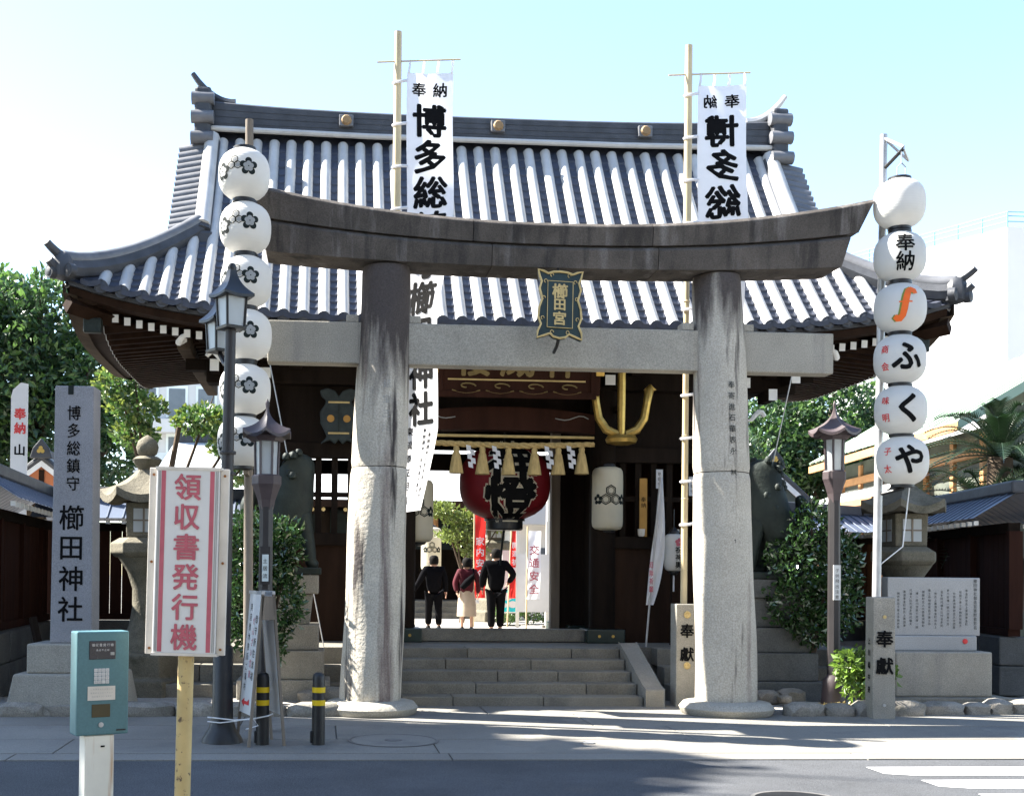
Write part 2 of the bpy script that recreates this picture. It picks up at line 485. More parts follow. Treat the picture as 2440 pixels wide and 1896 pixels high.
def lettering(parent, s, size, m, loc, pitch=None, vertical=True, bold=0.0, sx=1.0, rot=(0, 0, 0), mirror=False, mapf=None, step=0.06, name='lettering', lift=0.0004):
    V, F = text2d(s, size, pitch, vertical, bold, sx=sx, mirror=mirror)
    g = G()
    if mapf:
        V, F = cut2d(V, F, step)
        g.add([mapf(x, z, l * lift) for x, z, l in V], F)
    else:
        g.add([(x, -l * lift, z) for x, z, l in V], F)
    return ob(name, g, m, parent, loc, rot)

def poly_map(polys, mapf, layer=0.0):
    """flat polygons given as point lists -> fans, mapped"""
    g = G()
    for p in polys:
        n = len(p)
        cx = sum(a for a, _ in p) / n
        cz = sum(c for _, c in p) / n
        g.add([mapf(cx, cz, layer)] + [mapf(x, z, layer) for x, z in p], [(0, 1 + i, 1 + (i + 1) % n) for i in range(n)])
    return g

def ring_map(outer, inner, mapf, layer=0.0):
    g = G()
    n = len(outer)
    g.add([mapf(x, z, layer) for x, z in outer] + [mapf(x, z, layer) for x, z in inner], [(i, (i + 1) % n, n + (i + 1) % n, n + i) for i in range(n)])
    return g

def circ(cx, cz, r, n=18, sx=1.0, rot=0.0):
    return [(cx + r * sx * math.cos(2 * math.pi * k / n + rot), cz + r * math.sin(2 * math.pi * k / n + rot)) for k in range(n)]

# ================================================================== THE SETTING
g = G().b(-400, 400, -60, 600, -0.30, -0.02)
tag(ob('ground', g, 'gravel'), kind='structure')
# carriageway, its near edge behind the camera
road = tag(ob('road', G().b(-120, 120, -11.2, -3.42, -0.2, 0.0), 'asphalt'), kind='structure')
ROADROT = 0.0
for i, (x0, x1, y0, y1) in enumerate([(2.27, 7.5, -4.25, -3.82), (2.42, 7.5, -4.84, -4.46), (2.55, 7.5, -5.5, -5.06), (2.7, 7.5, -6.2, -5.75)]):
    ob('crosswalk_stripe', G().add([(x0, y0 + 0.1, 0), (x0 + 0.25, y0, 0), (x1, y0, 0), (x1, y1, 0), (x0, y1, 0)], [(0, 1, 2, 3, 4)]), 'paint', road, (0, 0, 0.004))
near = tag(ob('near_pavement', G().b(-120, 120, -30, -11.2, -0.2, 0.06), 'pave'), kind='structure')
pav = struct('pavement')
yy = -3.415
for w in (0.36, 0.9, 1.02, 1.04, 1.5):               # strips of cast paving along the street with open joints
    xx = -16.0 + rnd.uniform(0, 2)
    while xx < 18:
        L_ = rnd.uniform(3.2, 4.4)
        ob('paving_slab', G().b(xx, xx + L_ - 0.012, yy, yy + w - 0.016, -0.15, 0.012 + rnd.uniform(-0.002, 0.002)), 'pave', pav, bevel=0.004)
        xx += L_
    yy += w
# manhole in the pavement
mh = thing('manhole_cover', 'round iron manhole cover set in the pavement before the torii', 'manhole', (-1.53, -2.28, 0.016))
ob('rim', G().lathe([(0.44, 0), (0.44, 0.004), (0.415, 0.004), (0.415, 0.0)], 40, caps=False), 'manhole', mh)
ob('lid', G().lathe([(0.408, 0.0), (0.408, 0.003), (0.001, 0.003)], 40, caps=False), 'pave', mh)
ob('keyhole', G().lathe([(0.085, 0.003), (0.085, 0.007), (0.001, 0.007)], 16, caps=False), 'manhole', mh)
rmh_ = thing('road_manhole', 'dark iron manhole cover in the asphalt near the crosswalk', 'manhole', (1.48, -5.25, 0.003))
ob('rim', G().lathe([(0.33, 0), (0.33, 0.004), (0.30, 0.004), (0.30, 0.0)], 36, caps=False), 'manhole', rmh_)
ob('lid', G().lathe([(0.295, 0.0), (0.295, 0.003), (0.001, 0.003)], 36, caps=False), 'black_metal', rmh_)
st = thing('valve_cover', 'small round steel valve cover in the sunlit paving', 'cover', (0.35, -2.45, 0.016))
ob('lid', G().lathe([(0.06, 0), (0.06, 0.006), (0.001, 0.008)], 16, caps=False), 'steel', st)

# steps up to the gate
steps = struct('stone_steps', (0.08, 0, 0))
RZ, TR = 0.13, 0.3
for k in range(5):
    y0 = 0.72 + TR * k
    x = -1.55
    cuts = sorted(rnd.uniform(-1.2, 1.3) for _ in range(2))
    cuts = [-1.5, -0.55 + 0.4 * ((k * 7) % 3 - 1) * 0.8, 0.55 + 0.3 * ((k * 5) % 3 - 1), 1.5]
    for a, c in zip(cuts[:-1], cuts[1:]):
        ob('step_stone', G().b(a + 0.004, c - 0.004, y0 + rnd.uniform(-.006, .006), y0 + TR + 0.05, RZ * k - 0.02, RZ * (k + 1) + rnd.uniform(-.003, .003)), 'step', steps, bevel=0.012)
for sx in (-1, 1):
    g = G()
    prof = [(0.66, 0.0), (0.66, 0.22), (0.80, 0.25), (1.98, 0.72), (2.02, 0.72), (2.02, 0.0)]
    n = len(prof)
    xa, xb = sorted((sx * 1.51, sx * 1.75))
    g.add([(xa, y, z) for y, z in prof] + [(xb, y, z) for y, z in prof], [tuple(range(n)), tuple(range(2 * n - 1, n - 1, -1))] + [(i, (i + 1) % n, n + (i + 1) % n, n + i) for i in range(n)])
    ob('cheek_stone', g, 'granite', steps, bevel=0.015)
plat = struct('stone_platform', (0.2, 0, 0))
ob('platform_core', G().b(-4.9, 4.9, 2.25, 7.4, 0.0, 0.648), 'step', plat)
for sx in (-1, 1):
    for k, (y0, z1) in enumerate(((1.28, 0.215), (1.62, 0.43), (1.96, 0.65))):
        x = 1.90
        while x < 4.75:
            L_ = rnd.uniform(0.8, 1.25)
            e = min(x + L_, 4.8)
            xa, xb = sorted((sx * (x + 0.004), sx * (e - 0.004)))
            ob('platform_stone', G().b(xa, xb, y0, y0 + 0.36, z1 - 0.235, z1), 'step', plat, bevel=0.012)
            x += L_
# court behind the gate
court = tag(ob('courtyard', G().b(-14, 18, 7.4, 42, -0.02, 0.45), 'gravel'), kind='structure')
ob('court_step', G().b(-4.7, 5.1, 7.41, 7.8, 0.44, 0.55), 'step', court)

# rough stone edging along the planting beds
def rock(name, parent, x, y, z, dx, dy, dz, m='rockmat', seed=0):
    r_ = random.Random(seed)
    bm = bmesh.new()
    bmesh.ops.create_icosphere(bm, subdivisions=2, radius=1)
    for v in bm.verts:
        q = v.co
        p = 4
        n_ = (abs(q.x) ** p + abs(q.y) ** p + abs(q.z) ** p) ** (1 / p)
        q /= n_
        q *= 1 + r_.uniform(-0.07, 0.07)
        v.co = Vector((q.x * dx / 2, q.y * dy / 2, q.z * dz / 2))
    me = bpy.data.meshes.new(name)
    bm.to_mesh(me)
    bm.free()
    me.materials.append(M[m])
    me.polygons.foreach_set('use_smooth', [True] * len(me.polygons))
    me.set_sharp_from_angle(angle=R(35))
    o = ob(name, None, parent=parent, loc=(x, y, z), rot=(0, 0, r_.uniform(-.06, .06)), mesh=me)
    return o
edge = struct('stone_edging')
x = -7.4
k = 0
while x < -2.35:
    L_ = rnd.uniform(0.35, 0.8)
    rock('edging_stone', edge, x + L_ / 2, -0.28 + rnd.uniform(-.03, .03), 0.055, L_ * 1.03, 0.3, 0.22, seed=k)
    x += L_
    k += 1
x = 3.0
while x < 8.6:
    L_ = rnd.uniform(0.25, 0.55)
    yb = -0.15 + (0.14 * (x - 4.2) if x > 4.2 else 0)
    rock('edging_stone', edge, x + L_ / 2, yb + rnd.uniform(-.04, .04), 0.05, L_ * 1.02, 0.28, rnd.uniform(0.2, 0.28), seed=100 + k)
    x += L_
    k += 1
bed = struct('planting_bed')
ob('bed_soil', G().b(-7.6, -2.3, -0.2, 1.3, -0.1, 0.05), 'gravel', bed)
ob('bed_soil', G().b(2.95, 9.5, 0.0, 1.3, -0.1, 0.045), 'gravel', bed)
for (x, y, s_, sd) in [(-2.55, 0.75, 0.22, 301), (-2.95, 0.55, 0.16, 302), (3.15, 0.75, 0.25, 303), (3.5, 0.85, 0.3, 304), (3.3, 0.55, 0.14, 305), (-2.25, 0.9, 0.3, 306)]:
    rock('loose_rock', bed, x, y, 0.12, s_ * 1.2, s_, s_ * 0.75, seed=sd)

# ================================================================== TORII
T = thing('torii', 'weathered grey stone torii straddling the approach in front of the steps', 'torii', (0.26, 0, 0))
for sx in (-1, 1):
    pil = bpy.data.objects.new('pillar', None)
    COL.objects.link(pil)
    pil.parent = T
    pil.location = (sx * 2.10 - 0.005, 0, 0)
    def drum(z0, z1, parent, seed, n=40):
        r_ = random.Random(seed)
        rows = []
        zs_ = [z0 + (z1 - z0) * i / 36 for i in range(37)]
        for i, z in enumerate(zs_):
            t = (z - 0.12) / 5.1
            cx = -sx * 0.14 * t
            rad = 0.358 - 0.08 * t + 0.012 * math.sin(math.pi * t)
            if i in (0, 36):
                rad -= 0.012
            row = []
            for k_ in range(n):
                a = 2 * math.pi * k_ / n
                q = rad + 0.007 * math.sin(a * 3 + z * 2.1 + sx) + 0.005 * math.sin(a * 5 - z * 3.7)
                row.append((cx + q * math.cos(a), q * math.sin(a), z))
            row.append(row[0])
            rows.append(row)
        g = G().grid(rows)
        g.add([p for p in rows[-1][:-1]], [tuple(range(n))])
        return ob('drum_stone', g, 'pillar_a' if sx < 0 else 'pillar_b', parent, smooth=True)
    drum(0.12, 2.835, pil, 1)
    drum(2.845, 5.165, pil, 2)
    ob('base_stone', G().lathe([(0.44, -0.05), (0.53, 0.03), (0.55, 0.09), (0.50, 0.15), (0.36, 0.175), (0.05, 0.178)], 36), 'torii_beam', pil, smooth=True)
    mapf = lambda u, v, l, sx=sx: ((0.318 + l + 0.006) * math.sin(u / 0.318 + 0.12) - sx * 0.14 * (v / 5.1), -(0.322 + l + 0.006 + 0.075 * (2.9 - v) / 5.1) * math.cos(u / 0.318 + 0.12), v)
    s_ = '奉寄進石華表一基' if sx > 0 else '文延三年'
    mf = (lambda u, v, l, sx=sx, f=mapf: f(u, v + (2.95 if sx > 0 else 3.35), l))
    lettering(pil, '奉寄進石華表永一基浅清内氏子中' if sx > 0 else '延宝三乙卯年', 0.088 if sx > 0 else 0.1, 'grey_ink' if sx < 0 else 'crest_ink', (0, 0, 0), pitch=0.128 if sx > 0 else 0.17, mapf=mf, step=0.05, name='inscription')

def beamseg(name, x0, x1, top, bot, y0, y1, m, cut0=0.0, cut1=0.0, n=14):
    g = G()
    rows = []
    for i in range(n + 1):
        x = x0 + (x1 - x0) * i / n
        zt, zb = top(x), bot(x)
        dxb = (cut0 if i == 0 else 0) - (cut1 if i == n else 0)
        rows.append([(x + dxb, y0 + 0.03, zb), (x + dxb * 0.06, y0, zt - 0.05), (x, y0 + 0.06, zt), (x, y1 - 0.06, zt), (x + dxb * 0.06, y1, zt - 0.05), (x + dxb, y1 - 0.03, zb), (x + dxb, y0 + 0.03, zb)])
    g.grid(rows, flip=True)
    for r_ in (rows[0][:-1], rows[-1][:-1]):
        g.add(r_, [tuple(range(6))])
    return ob(name, g, m, T, bevel=0.014)
sag = lambda x, a, p: a * (abs(x) / 3.75) ** p
ktop = lambda x: 5.675 + sag(x, 0.40, 2.2)
kmid = lambda x: 5.42 + sag(x, 0.27, 2.2)
sbot = lambda x: 5.155 + sag(x, 0.13, 2.2)
for a, c, c0, c1 in ((-3.73, -1.0, 0.22, 0), (-0.992, 1.09, 0, 0), (1.098, 3.73, 0, 0.22)):
    beamseg('cap_lintel_stone', a, c, ktop, kmid, -0.33, 0.33, 'torii_dark', c0, c1)
for a, c, c0, c1 in ((-3.45, -0.78, 0.1, 0), (-0.772, 1.16, 0, 0), (1.168, 3.45, 0, 0.1)):
    beamseg('lower_lintel_stone', a, c, lambda x: kmid(x) - 0.004, sbot, -0.312, 0.312, 'torii_dark', c0, c1)
for a, c in ((-3.33, -2.28), (-1.72, 1.66), (2.22, 3.33)):
    ob('tie_beam_stone', G().b(a, c, -0.12, 0.12, 4.03, 4.51), 'torii_beam', T, bevel=0.016)
for sx in (-1, 1):
    ob('tie_beam_stone', G().b(sx * 1.97 - 0.03 - 0.297, sx * 1.97 - 0.03 + 0.297, -0.115, 0.115, 4.035, 4.505), 'torii_beam', T)
    for q in (-1, 1):
        x = sx * 1.97 - 0.03 + q * 0.36
        ob('wedge', G().b(x - 0.07, x + 0.07, -0.10, 0.10, 4.512, 4.60), 'torii_beam', T, bevel=0.012)

# plaque hanging on the torii
P = thing('name_plaque', 'black and gold framed shrine name plaque hung on the torii tie beam', 'plaque', (0.275, -0.45, 4.68), rot=(R(-8), R(2.2), 0))
def plaque_outline(k=1.0):
    pts = []
    W, H = 0.255 * k, 0.405 * k
    right = []
    ctrl = [(0.0, H * 0.97), (0.08, H * 0.955), (0.14, H * 0.90), (0.19, H * 0.96), (W, H), (W * 0.93, H * 0.80), (W * 0.84, H * 0.66), (W * 0.93, H * 0.45), (W * 0.80, H * 0.15), (W * 0.93, -H * 0.10), (W * 0.97, -H * 0.38), (W * 0.84, -H * 0.60), (W * 0.98, -H * 0.80), (W, -H * 0.99), (0.17, -H * 0.91), (0.11, -H * 0.85), (0.07, -H * 0.94), (0.0, -H * 0.98)]
    pts = [(x, z) for x, z in ctrl] + [(-x, z) for x, z in ctrl[::-1][1:-1]]
    return pts
ol = plaque_outline()
ob('backboard', G().prism(ol, -0.02, 0.05), 'green_black', P)
rim = [(x, -0.03, z) for x, z in ol] + [(ol[0][0], -0.03, ol[0][1])]
ob('gilt_rim', G().tube(rim, 0.013, 6), 'gold_paint', P, smooth=True)
ob('inner_board', G().b(-0.145, 0.145, -0.035, -0.0201, -0.275, 0.275), 'green_black', P, bevel=0.004)
fr = [(-0.145, -0.275), (0.145, -0.275), (0.145, 0.275), (-0.145, 0.275), (-0.145, -0.275)]
for a, c in zip(fr[:-1], fr[1:]):
    ob('gilt_fillet', G().tube([(a[0], -0.036, a[1]), (c[0], -0.036, c[1])], 0.004, 6), 'gold_paint', P)
for z, ch, sz in ((0.155, '櫛', 0.185), (-0.005, '田', 0.15), (-0.165, '宮', 0.165)):
    lettering(P, ch, sz, 'gold_paint', (-0.005, -0.040, z), bold=0.03)
for x, z in ((0.17, 0.27), (-0.17, 0.27), (0.19, 0.07), (-0.19, 0.07), (0.2, -0.17), (-0.2, -0.17), (0.09, -0.33), (-0.09, -0.33), (0.1, 0.345), (-0.1, 0.345)):
    sp = [(x + 0.022 * math.cos(a) * (1 - a / 9), -0.03, z + 0.03 * math.sin(a) * (1 - a / 9)) for a in [i * 0.6 for i in range(9)]]
    ob('scroll', G().tube(sp, 0.005, 5), 'gold_paint', P)
ob('hanger', G().tube([(0, 0.03, 0.38), (0, 0.1, 0.46), (0, 0.17, 0.55)], 0.015, 6), 'black_metal', P)
ob('bottom_bracket', G().tube([(0, 0.0, -0.38), (0, 0.1, -0.44), (0, 0.28, -0.46)], 0.02, 6), 'black_metal', P)

# ================================================================== GATE
GT = thing('shrine_gate', 'dark timber shrine gate under a big grey tiled roof behind the torii', 'gate', (0.20, 0, 0))
EX, EY, CY, HD = 6.03, 2.0, 4.7, 2.7          # half width, eave, ridge, half depth
HX, HY = 1.60, 1.22                            # run of the hips
def front_z(t):
    return 3.46 * (0.82 * t + 0.18 * t * t)
def zs(x, y):
    t = max(0.0, min(1.0, (y - EY) / HD))
    return 4.99 + front_z(t) + 0.50 * min(1, abs(x) / EX) ** 4 * (1 - t) ** 2
def zside(s_, y):                       # s_ 0 at the side eave .. 1 at the gable foot
    t = HY * s_ / HD
    return 4.99 + front_z(t) + 0.50 * min(1, abs(y - CY) / HD) ** 4 * (1 - t) ** 2
def yend(x):
    ax = abs(x)
    return CY - 0.12 if ax <= EX - HX else EY + (EX - ax) / HX * HY
# deck
rows = []
for j in range(17):
    t = j / 16
    y = EY + HD * t
    half = EX - HX * min(1.0, (y - EY) / HY)
    if half < EX - HX + 0.001: half = 4.72
    rows.append([(half * (2 * i / 40 - 1), y, zs(half * (2 * i / 40 - 1), y) - 0.05) for i in range(41)])
back = [[(x, 2 * CY - y, z) for x, y, z in r_] for r_ in rows]
g = G().grid(rows).grid(back, flip=True)
for sx in (-1, 1):
    sr = []
    for j in range(7):
        s_ = j / 6
        x = sx * (EX - HX * s_)
        ya = EY + HY * s_
        sr.append([(x, ya + (2 * CY - 2 * ya) * i / 30, zside(s_, ya + (2 * CY - 2 * ya) * i / 30) - 0.05) for i in range(31)])
    g.grid(sr)
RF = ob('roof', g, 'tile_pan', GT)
# soffit under the eaves
rows = []
for j in range(6):
    y = EY + 0.12 + 1.5 * j / 5
    half = EX - 0.08
    rows.append([(half * (2 * i / 40 - 1), y, min(zs(half * (2 * i / 40 - 1), EY) - 0.22 + 0.42 * (y - EY) / 1.6, zs(half * (2 * i / 40 - 1), y) - 0.22)) for i in range(41)])
ob('soffit', G().grid(rows, flip=True), 'soffit', RF)
for sx in (-1, 1):
    rows = []
    for j in range(6):
        x = EX - 0.1 - 2.3 * j / 5
        ys_ = [EY + 0.1 + (2 * HD - 0.2) * i / 30 for i in range(31)]
        rows.append([(sx * x, y, min(zside(0, y) - 0.225 + 0.42 * (EX - x) / 2.0, zside(min(1, (EX - x) / HX), y) - 0.225, zs(x, min(y, 2 * CY - y)) - 0.225)) for y in ys_])
    ob('soffit', G().grid(rows, flip=(sx < 0)), 'soffit', RF)
# cover tile rows and the pan tiles between them
pitch = 0.264
xs_rows = [pitch * (k - 22) for k in range(45)]
def row_mesh(x):
    ye = yend(x)
    n = max(3, int((ye - EY) / 0.085))
    rows = []
    for i in range(n + 1):
        y = EY - 0.03 + (ye - EY + 0.03) * i / n
        z = zs(x, max(y, EY)) - 0.03
        dz = (zs(x, min(y + 0.05, CY)) - zs(x, max(y - 0.05, EY))) / 0.1
        nl = math.hypot(1, dz)
        ny, nz = -dz / nl, 1 / nl
        r_ = 0.082
        rows.append([(x + r_ * math.cos(a), y + ny * r_ * 1.1 * math.sin(a), z + nz * r_ * 1.1 * math.sin(a)) for a in [math.pi * q / 8 for q in range(9)]])
    return G().grid(rows)
disc = None
for x in xs_rows:
    if yend(x) - EY < 0.25:
        continue
    x_ = x + rnd.uniform(-.004, .004)
    ob('cover_tile_row', row_mesh(x_), 'tile', RF, smooth=True)
    loc = (x_, EY - 0.03, zs(x_, EY) - 0.01)
    if disc is None:
        d = ob('eave_disc_tile', G().tube([(0, 0.06, 0), (0, -0.03, 0)], 0.09, 14).tube([(0, -0.03, 0), (0, -0.042, 0)], [0.066, 0.05], 12), 'tile_dark', RF, loc, smooth=True)
        disc = d.data
    else:
        ob('eave_disc_tile', None, parent=RF, loc=loc, mesh=disc)
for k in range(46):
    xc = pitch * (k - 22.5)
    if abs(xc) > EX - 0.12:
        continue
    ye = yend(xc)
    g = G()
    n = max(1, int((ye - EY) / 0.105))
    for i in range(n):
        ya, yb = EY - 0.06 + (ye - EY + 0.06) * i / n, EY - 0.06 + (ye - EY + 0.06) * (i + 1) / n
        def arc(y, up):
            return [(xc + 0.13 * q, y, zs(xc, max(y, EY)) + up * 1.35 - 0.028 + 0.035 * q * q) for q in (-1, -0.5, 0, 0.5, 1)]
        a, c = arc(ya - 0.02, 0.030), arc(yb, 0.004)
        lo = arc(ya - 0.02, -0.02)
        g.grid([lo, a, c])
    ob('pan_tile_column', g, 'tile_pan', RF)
# side slopes
srow = None
for sx in (-1, 1):
    for k in range(20):
        y = CY + pitch * (k - 9.5)
        s_end = min(1.0, (HD - abs(y - CY)) / HY)
        if s_end < 0.15:
            continue
        rows = []
        n = 8
        for i in range(n + 1):
            s_ = s_end * i / n
            x = EX - HX * s_
            z = zside(s_, y)
            rows.append([(sx * (x + 0.05 * math.sin(a)), y + 0.078 * math.cos(a), z - 0.03 + 0.07 * math.sin(a)) for a in [math.pi * q / 6 for q in range(7)]])
        ob('cover_tile_row', G().grid(rows), 'tile', RF, smooth=True)
# eave boards
for off, hh, dd, m_ in ((0.03, 0.055, 0.08, 'tile_dark'), (0.09, 0.10, 0.14, 'wood_b')):
    g = G()
    rows = []
    for i in range(41):
        x = (EX - 0.05) * (2 * i / 40 - 1)
        z = zs(x, EY) - off - 0.02
        rows.append([(x, EY + dd - 0.06, z), (x, EY + dd - 0.06, z - hh), (x, EY + dd + 0.2, z - hh)])
    g.grid(rows)
    ob('eave_board', g, m_, RF)
for sx in (-1, 1):
    rows = []
    for i in range(41):
        y = EY + 0.04 + (2 * HD - 0.08) * i / 40
        z = zside(0, y) - 0.03
        rows.append([(sx * (EX + 0.03), y, z + 0.05), (sx * (EX + 0.03), y, z - 0.16), (sx * (EX - 0.16), y, z - 0.2)])
    ob('eave_board', G().grid(rows), 'wood_eave', RF)
# rafters with white painted ends
rm = tm = None
def raf(parent, loc, rot):
    global rm, tm
    if rm is None:
        o = ob('rafter', G().b(-0.04, 0.04, 0.006, 1.35, -0.1, 0.0), 'wood_b', parent, loc, rot); rm = o.data
        o = ob('rafter_tip', G().b(-0.042, 0.042, -0.006, 0.0, -0.103, 0.003), 'white', parent, loc, rot); tm = o.data
    else:
        ob('rafter', None, parent=parent, loc=loc, rot=rot, mesh=rm)
        ob('rafter_tip', None, parent=parent, loc=loc, rot=rot, mesh=tm)
for k in range(71):
    x = 0.16 * (k - 35)
    raf(RF, (x, 2.42, zs(x, EY) - 0.25), (R(6), 0, 0))
for sx in (-1, 1):
    for k in range(27):
        y = 2.55 + 0.16 * k
        raf(RF, (sx * (EX - 0.42), y, zside(0, y) - 0.26), (R(6), 0, R(90) * sx))
# ridge
ridge_top = lambda x: 8.80 + 0.10 * (abs(x) / 4.4) ** 3
g = G()
rows = []
for i in range(41):
    x = 4.4 * (2 * i / 40 - 1)
    zt = ridge_top(x)
    w = 0.21
    sec = [(w, 8.38)]
    for q in range(5):
        zz = 8.40 + (zt - 0.06 - 8.40) * q / 4
        zn = 8.40 + (zt - 0.06 - 8.40) * (q + 1) / 4
        if q < 4:
            sec += [(w - 0.008 * q, zz), (w - 0.008 * q, zn - 0.018), (w - 0.008 * q - 0.014, zn - 0.016), (w - 0.008 * q - 0.014, zn)]
    top = [(0.15, zt - 0.06), (0.10, zt - 0.015), (0.0, zt)]
    half = sec + top
    full = [(x, CY - a, c) for a, c in half] + [(x, CY + a, c) for a, c in half[::-1][1:]]
    rows.append(full)
g.grid(rows)
RG = ob('ridge', g, 'tile_dark', RF)
ob('ridge_gutter_tile', G().tube([(-4.4, CY - 0.24, 8.41), (-2, CY - 0.24, 8.37), (2, CY - 0.24, 8.37), (4.4, CY - 0.24, 8.41)], 0.045, 8), 'tile', RF, smooth=True)
for x in (-2.33, 0.03, 2.36):
    ob('crest_block', G().b(x - 0.11, x + 0.11, CY - 0.27, CY - 0.16, 8.51, 8.69), 'tile_mid', RF, bevel=0.015)
    ob('ridge_crest', G().tube([(x, CY - 0.27, 8.60), (x, CY - 0.31, 8.60)], [0.085, 0.06], 10), 'crest_gilt', RF, smooth=True)
for sx in (-1, 1):
    # ridge-end ornament and horn
    ob('ridge_end_tile', G().b(sx * 4.52 - 0.13, sx * 4.52 + 0.13, CY - 0.33, CY + 0.33, 8.22, 9.03), 'tile_dark', RF, bevel=0.05)
    for zz, w in ((8.85, 0.33), (8.55, 0.37), (8.22, 0.40), (7.95, 0.34)):
        ob('ridge_end_roll', G().tube([(sx * 4.52 - 0.17, CY - w + 0.05, zz), (sx * 4.52 + 0.17, CY - w + 0.05, zz)], 0.10, 10), 'tile_mid', RF, smooth=True)
    hp = [(sx * (4.05 + 0.66 * t), CY, 8.80 + 0.08 + 0.46 * t ** 2.1) for t in [i / 8 for i in range(9)]]
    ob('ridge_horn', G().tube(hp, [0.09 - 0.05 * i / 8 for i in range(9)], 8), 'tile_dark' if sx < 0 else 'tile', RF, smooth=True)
    # descending ridge
    dp = [(sx * 4.38, y, zs(4.0, y) + 0.13) for y in [CY - 0.2 - 1.3 * i / 16 for i in range(17)]]
    ob('descending_ridge', G().tube(dp, 0.12, 10), 'tile', RF, smooth=True)
    dp2 = [(sx * 4.38, y, zs(4.0, y) + 0.02) for y in [CY - 0.2 - 1.3 * i / 16 for i in range(17)]]
    ob('descending_ridge', G().tube(dp2, 0.15, 8), 'tile_dark', RF, smooth=True)
    ob('ridge_end_tile', G().b(sx * 4.38 - 0.16, sx * 4.38 + 0.16, 3.08, 3.22, 5.95, 6.45), 'tile_dark', RF, bevel=0.05)
    # verge tiles stepping down the gable edge, front and back
    for k in range(16):
        y = CY - 0.26 - 0.081 * k
        z = zs(4.0, y) - 0.02 * 0
        ob('verge_tile', G().tube([(sx * 4.42, y, z + 0.03), (sx * 4.86, y, z - 0.06)], 0.092, 10), 'tile_mid', RF, smooth=True)
        ob('verge_tile', G().tube([(sx * 4.42, 2 * CY - y, z + 0.03), (sx * 4.86, 2 * CY - y, z - 0.06)], 0.092, 10), 'tile_mid', RF, smooth=True)
    # gable boards
    gv = [(sx * 4.4, 3.22, zs(4, 3.22) - 0.1), (sx * 4.4, CY, 8.3), (sx * 4.4, 2 * CY - 3.22, zs(4, 3.22) - 0.1)]
    ob('gable_wall', G().add(gv, [(0, 1, 2)]), 'wood', GT)
    ob('barge_board', G().tube([(sx * 4.66, y, zs(4, y) - 0.22) for y in (3.2, 3.7, 4.2, 4.62)], 0.11, 4), 'wood_b', RF)
    # corner ridges
    for q in (-1, 1):
        cp, cr = [], []
        for i in range(11):
            t = i / 10
            x = sx * (4.42 + 1.63 * t)
            y = 3.24 - 1.26 * t
            z = zs(x, max(y, EY)) + 0.15 + 0.06 * t ** 3
            cp.append((x, y if q < 0 else 2 * CY - y, z))
            cr.append(0.105)
        ob('corner_ridge', G().tube(cp, cr, 10), 'tile_mid', RF, smooth=True)
        ob('corner_ridge', G().tube([(a, b_, c - 0.13) for a, b_, c in cp], 0.14, 8), 'tile_dark', RF, smooth=True)
        e = Vector(cp[-1])
        o_ = Vector((sx * 0.42, 0.42 * q * -1 if False else (-0.5 if q < 0 else 0.5), 0)).normalized()
        for zz, L_, rs in ((0.0, 0.26, 0.075), (-0.22, 0.22, 0.085)):
            hp = [e + Vector((0, 0, zz)) + o_ * (-0.15 + (L_ + 0.15) * t) + Vector((0, 0, 0.16 * t ** 2)) for t in [i / 7 for i in range(8)]]
            ob('corner_horn', G().tube(hp, [rs * (1 - 0.3 * i / 7) for i in range(8)], 8), 'tile_dark', RF, smooth=True)
        ob('corner_end_tile', G().lathe([(0.01, -0.2), (0.15, -0.15), (0.17, 0.0), (0.12, 0.14), (0.01, 0.2)], 8, (e.x, e.y, e.z - 0.1)), 'tile_dark', RF, smooth=True)
        for dx_, dy_ in ((0.13, -0.1), (-0.13, -0.18)):
            ob('eave_disc_tile', None, parent=RF, loc=(e.x + dx_ * sx, e.y + (dy_ if q < 0 else -dy_), e.z - 0.2), rot=(0, 0, R(-45) * sx * -1), mesh=disc)
        # hip rafter below the corner
        ob('hip_rafter', G().tube([(sx * 6.0, 2.06 if q < 0 else 2 * CY - 2.06, 5.12), (sx * 5.1, 2.9 if q < 0 else 2 * CY - 2.9, 4.98), (sx * 4.4, 3.6 if q < 0 else 2 * CY - 3.6, 5.0)], 0.12, 4), 'wood_b', GT)
        ob('hip_rafter_tip', G().b(sx * 5.72 - 0.12, sx * 5.72 + 0.12, (2.28 if q < 0 else 2 * CY - 2.40), (2.40 if q < 0 else 2 * CY - 2.28), 4.80, 5.0), 'bronze', GT, bevel=0.02)

# ---- body of the gate
def col(name, x, y, z0, z1, r, m='wood', base=True):
    o = ob(name, G().lathe([(r, z0), (r, z1)], 20, (x, y, 0)), m, GT, smooth=True)
    if base:
        ob('metal_shoe', G().b(x - r - 0.09, x + r + 0.09, y - r - 0.09, y + r + 0.09, z0 - 0.005, z0 + 0.2), 'green_black', o, bevel=0.02)
        for q in (-1, 1):
            ob('gilt_stud', G().tube([(x + q * 0.1, y - r - 0.088, z0 + 0.1), (x + q * 0.1, y - r - 0.10, z0 + 0.1)], 0.022, 8), 'gold', o)
    return o
for y in (3.4, 4.7, 6.0):
    for x in (-3.45, -1.47, 1.47, 3.45):
        col('column', x, y, 0.65, 4.75, 0.19)
ob('threshold', G().b(-1.28, 1.28, 3.3, 3.54, 0.66, 0.84), 'step', GT, bevel=0.01)
for sx in (-1.28, 1):
    ob('post', G().b(sx * 1.02 - 0.07, sx * 1.02 + 0.07, 4.62, 4.78, 0.65, 4.0), 'wood_grey', GT, bevel=0.01)
    if sx > 0:
        ob('wing_wall', G().b(1.1, 1.28, 4.66, 4.74, 0.65, 4.0), 'wood', GT)
ob('lintel', G().b(-1.3, 1.3, 4.6, 4.8, 3.25, 3.5), 'wood', GT)
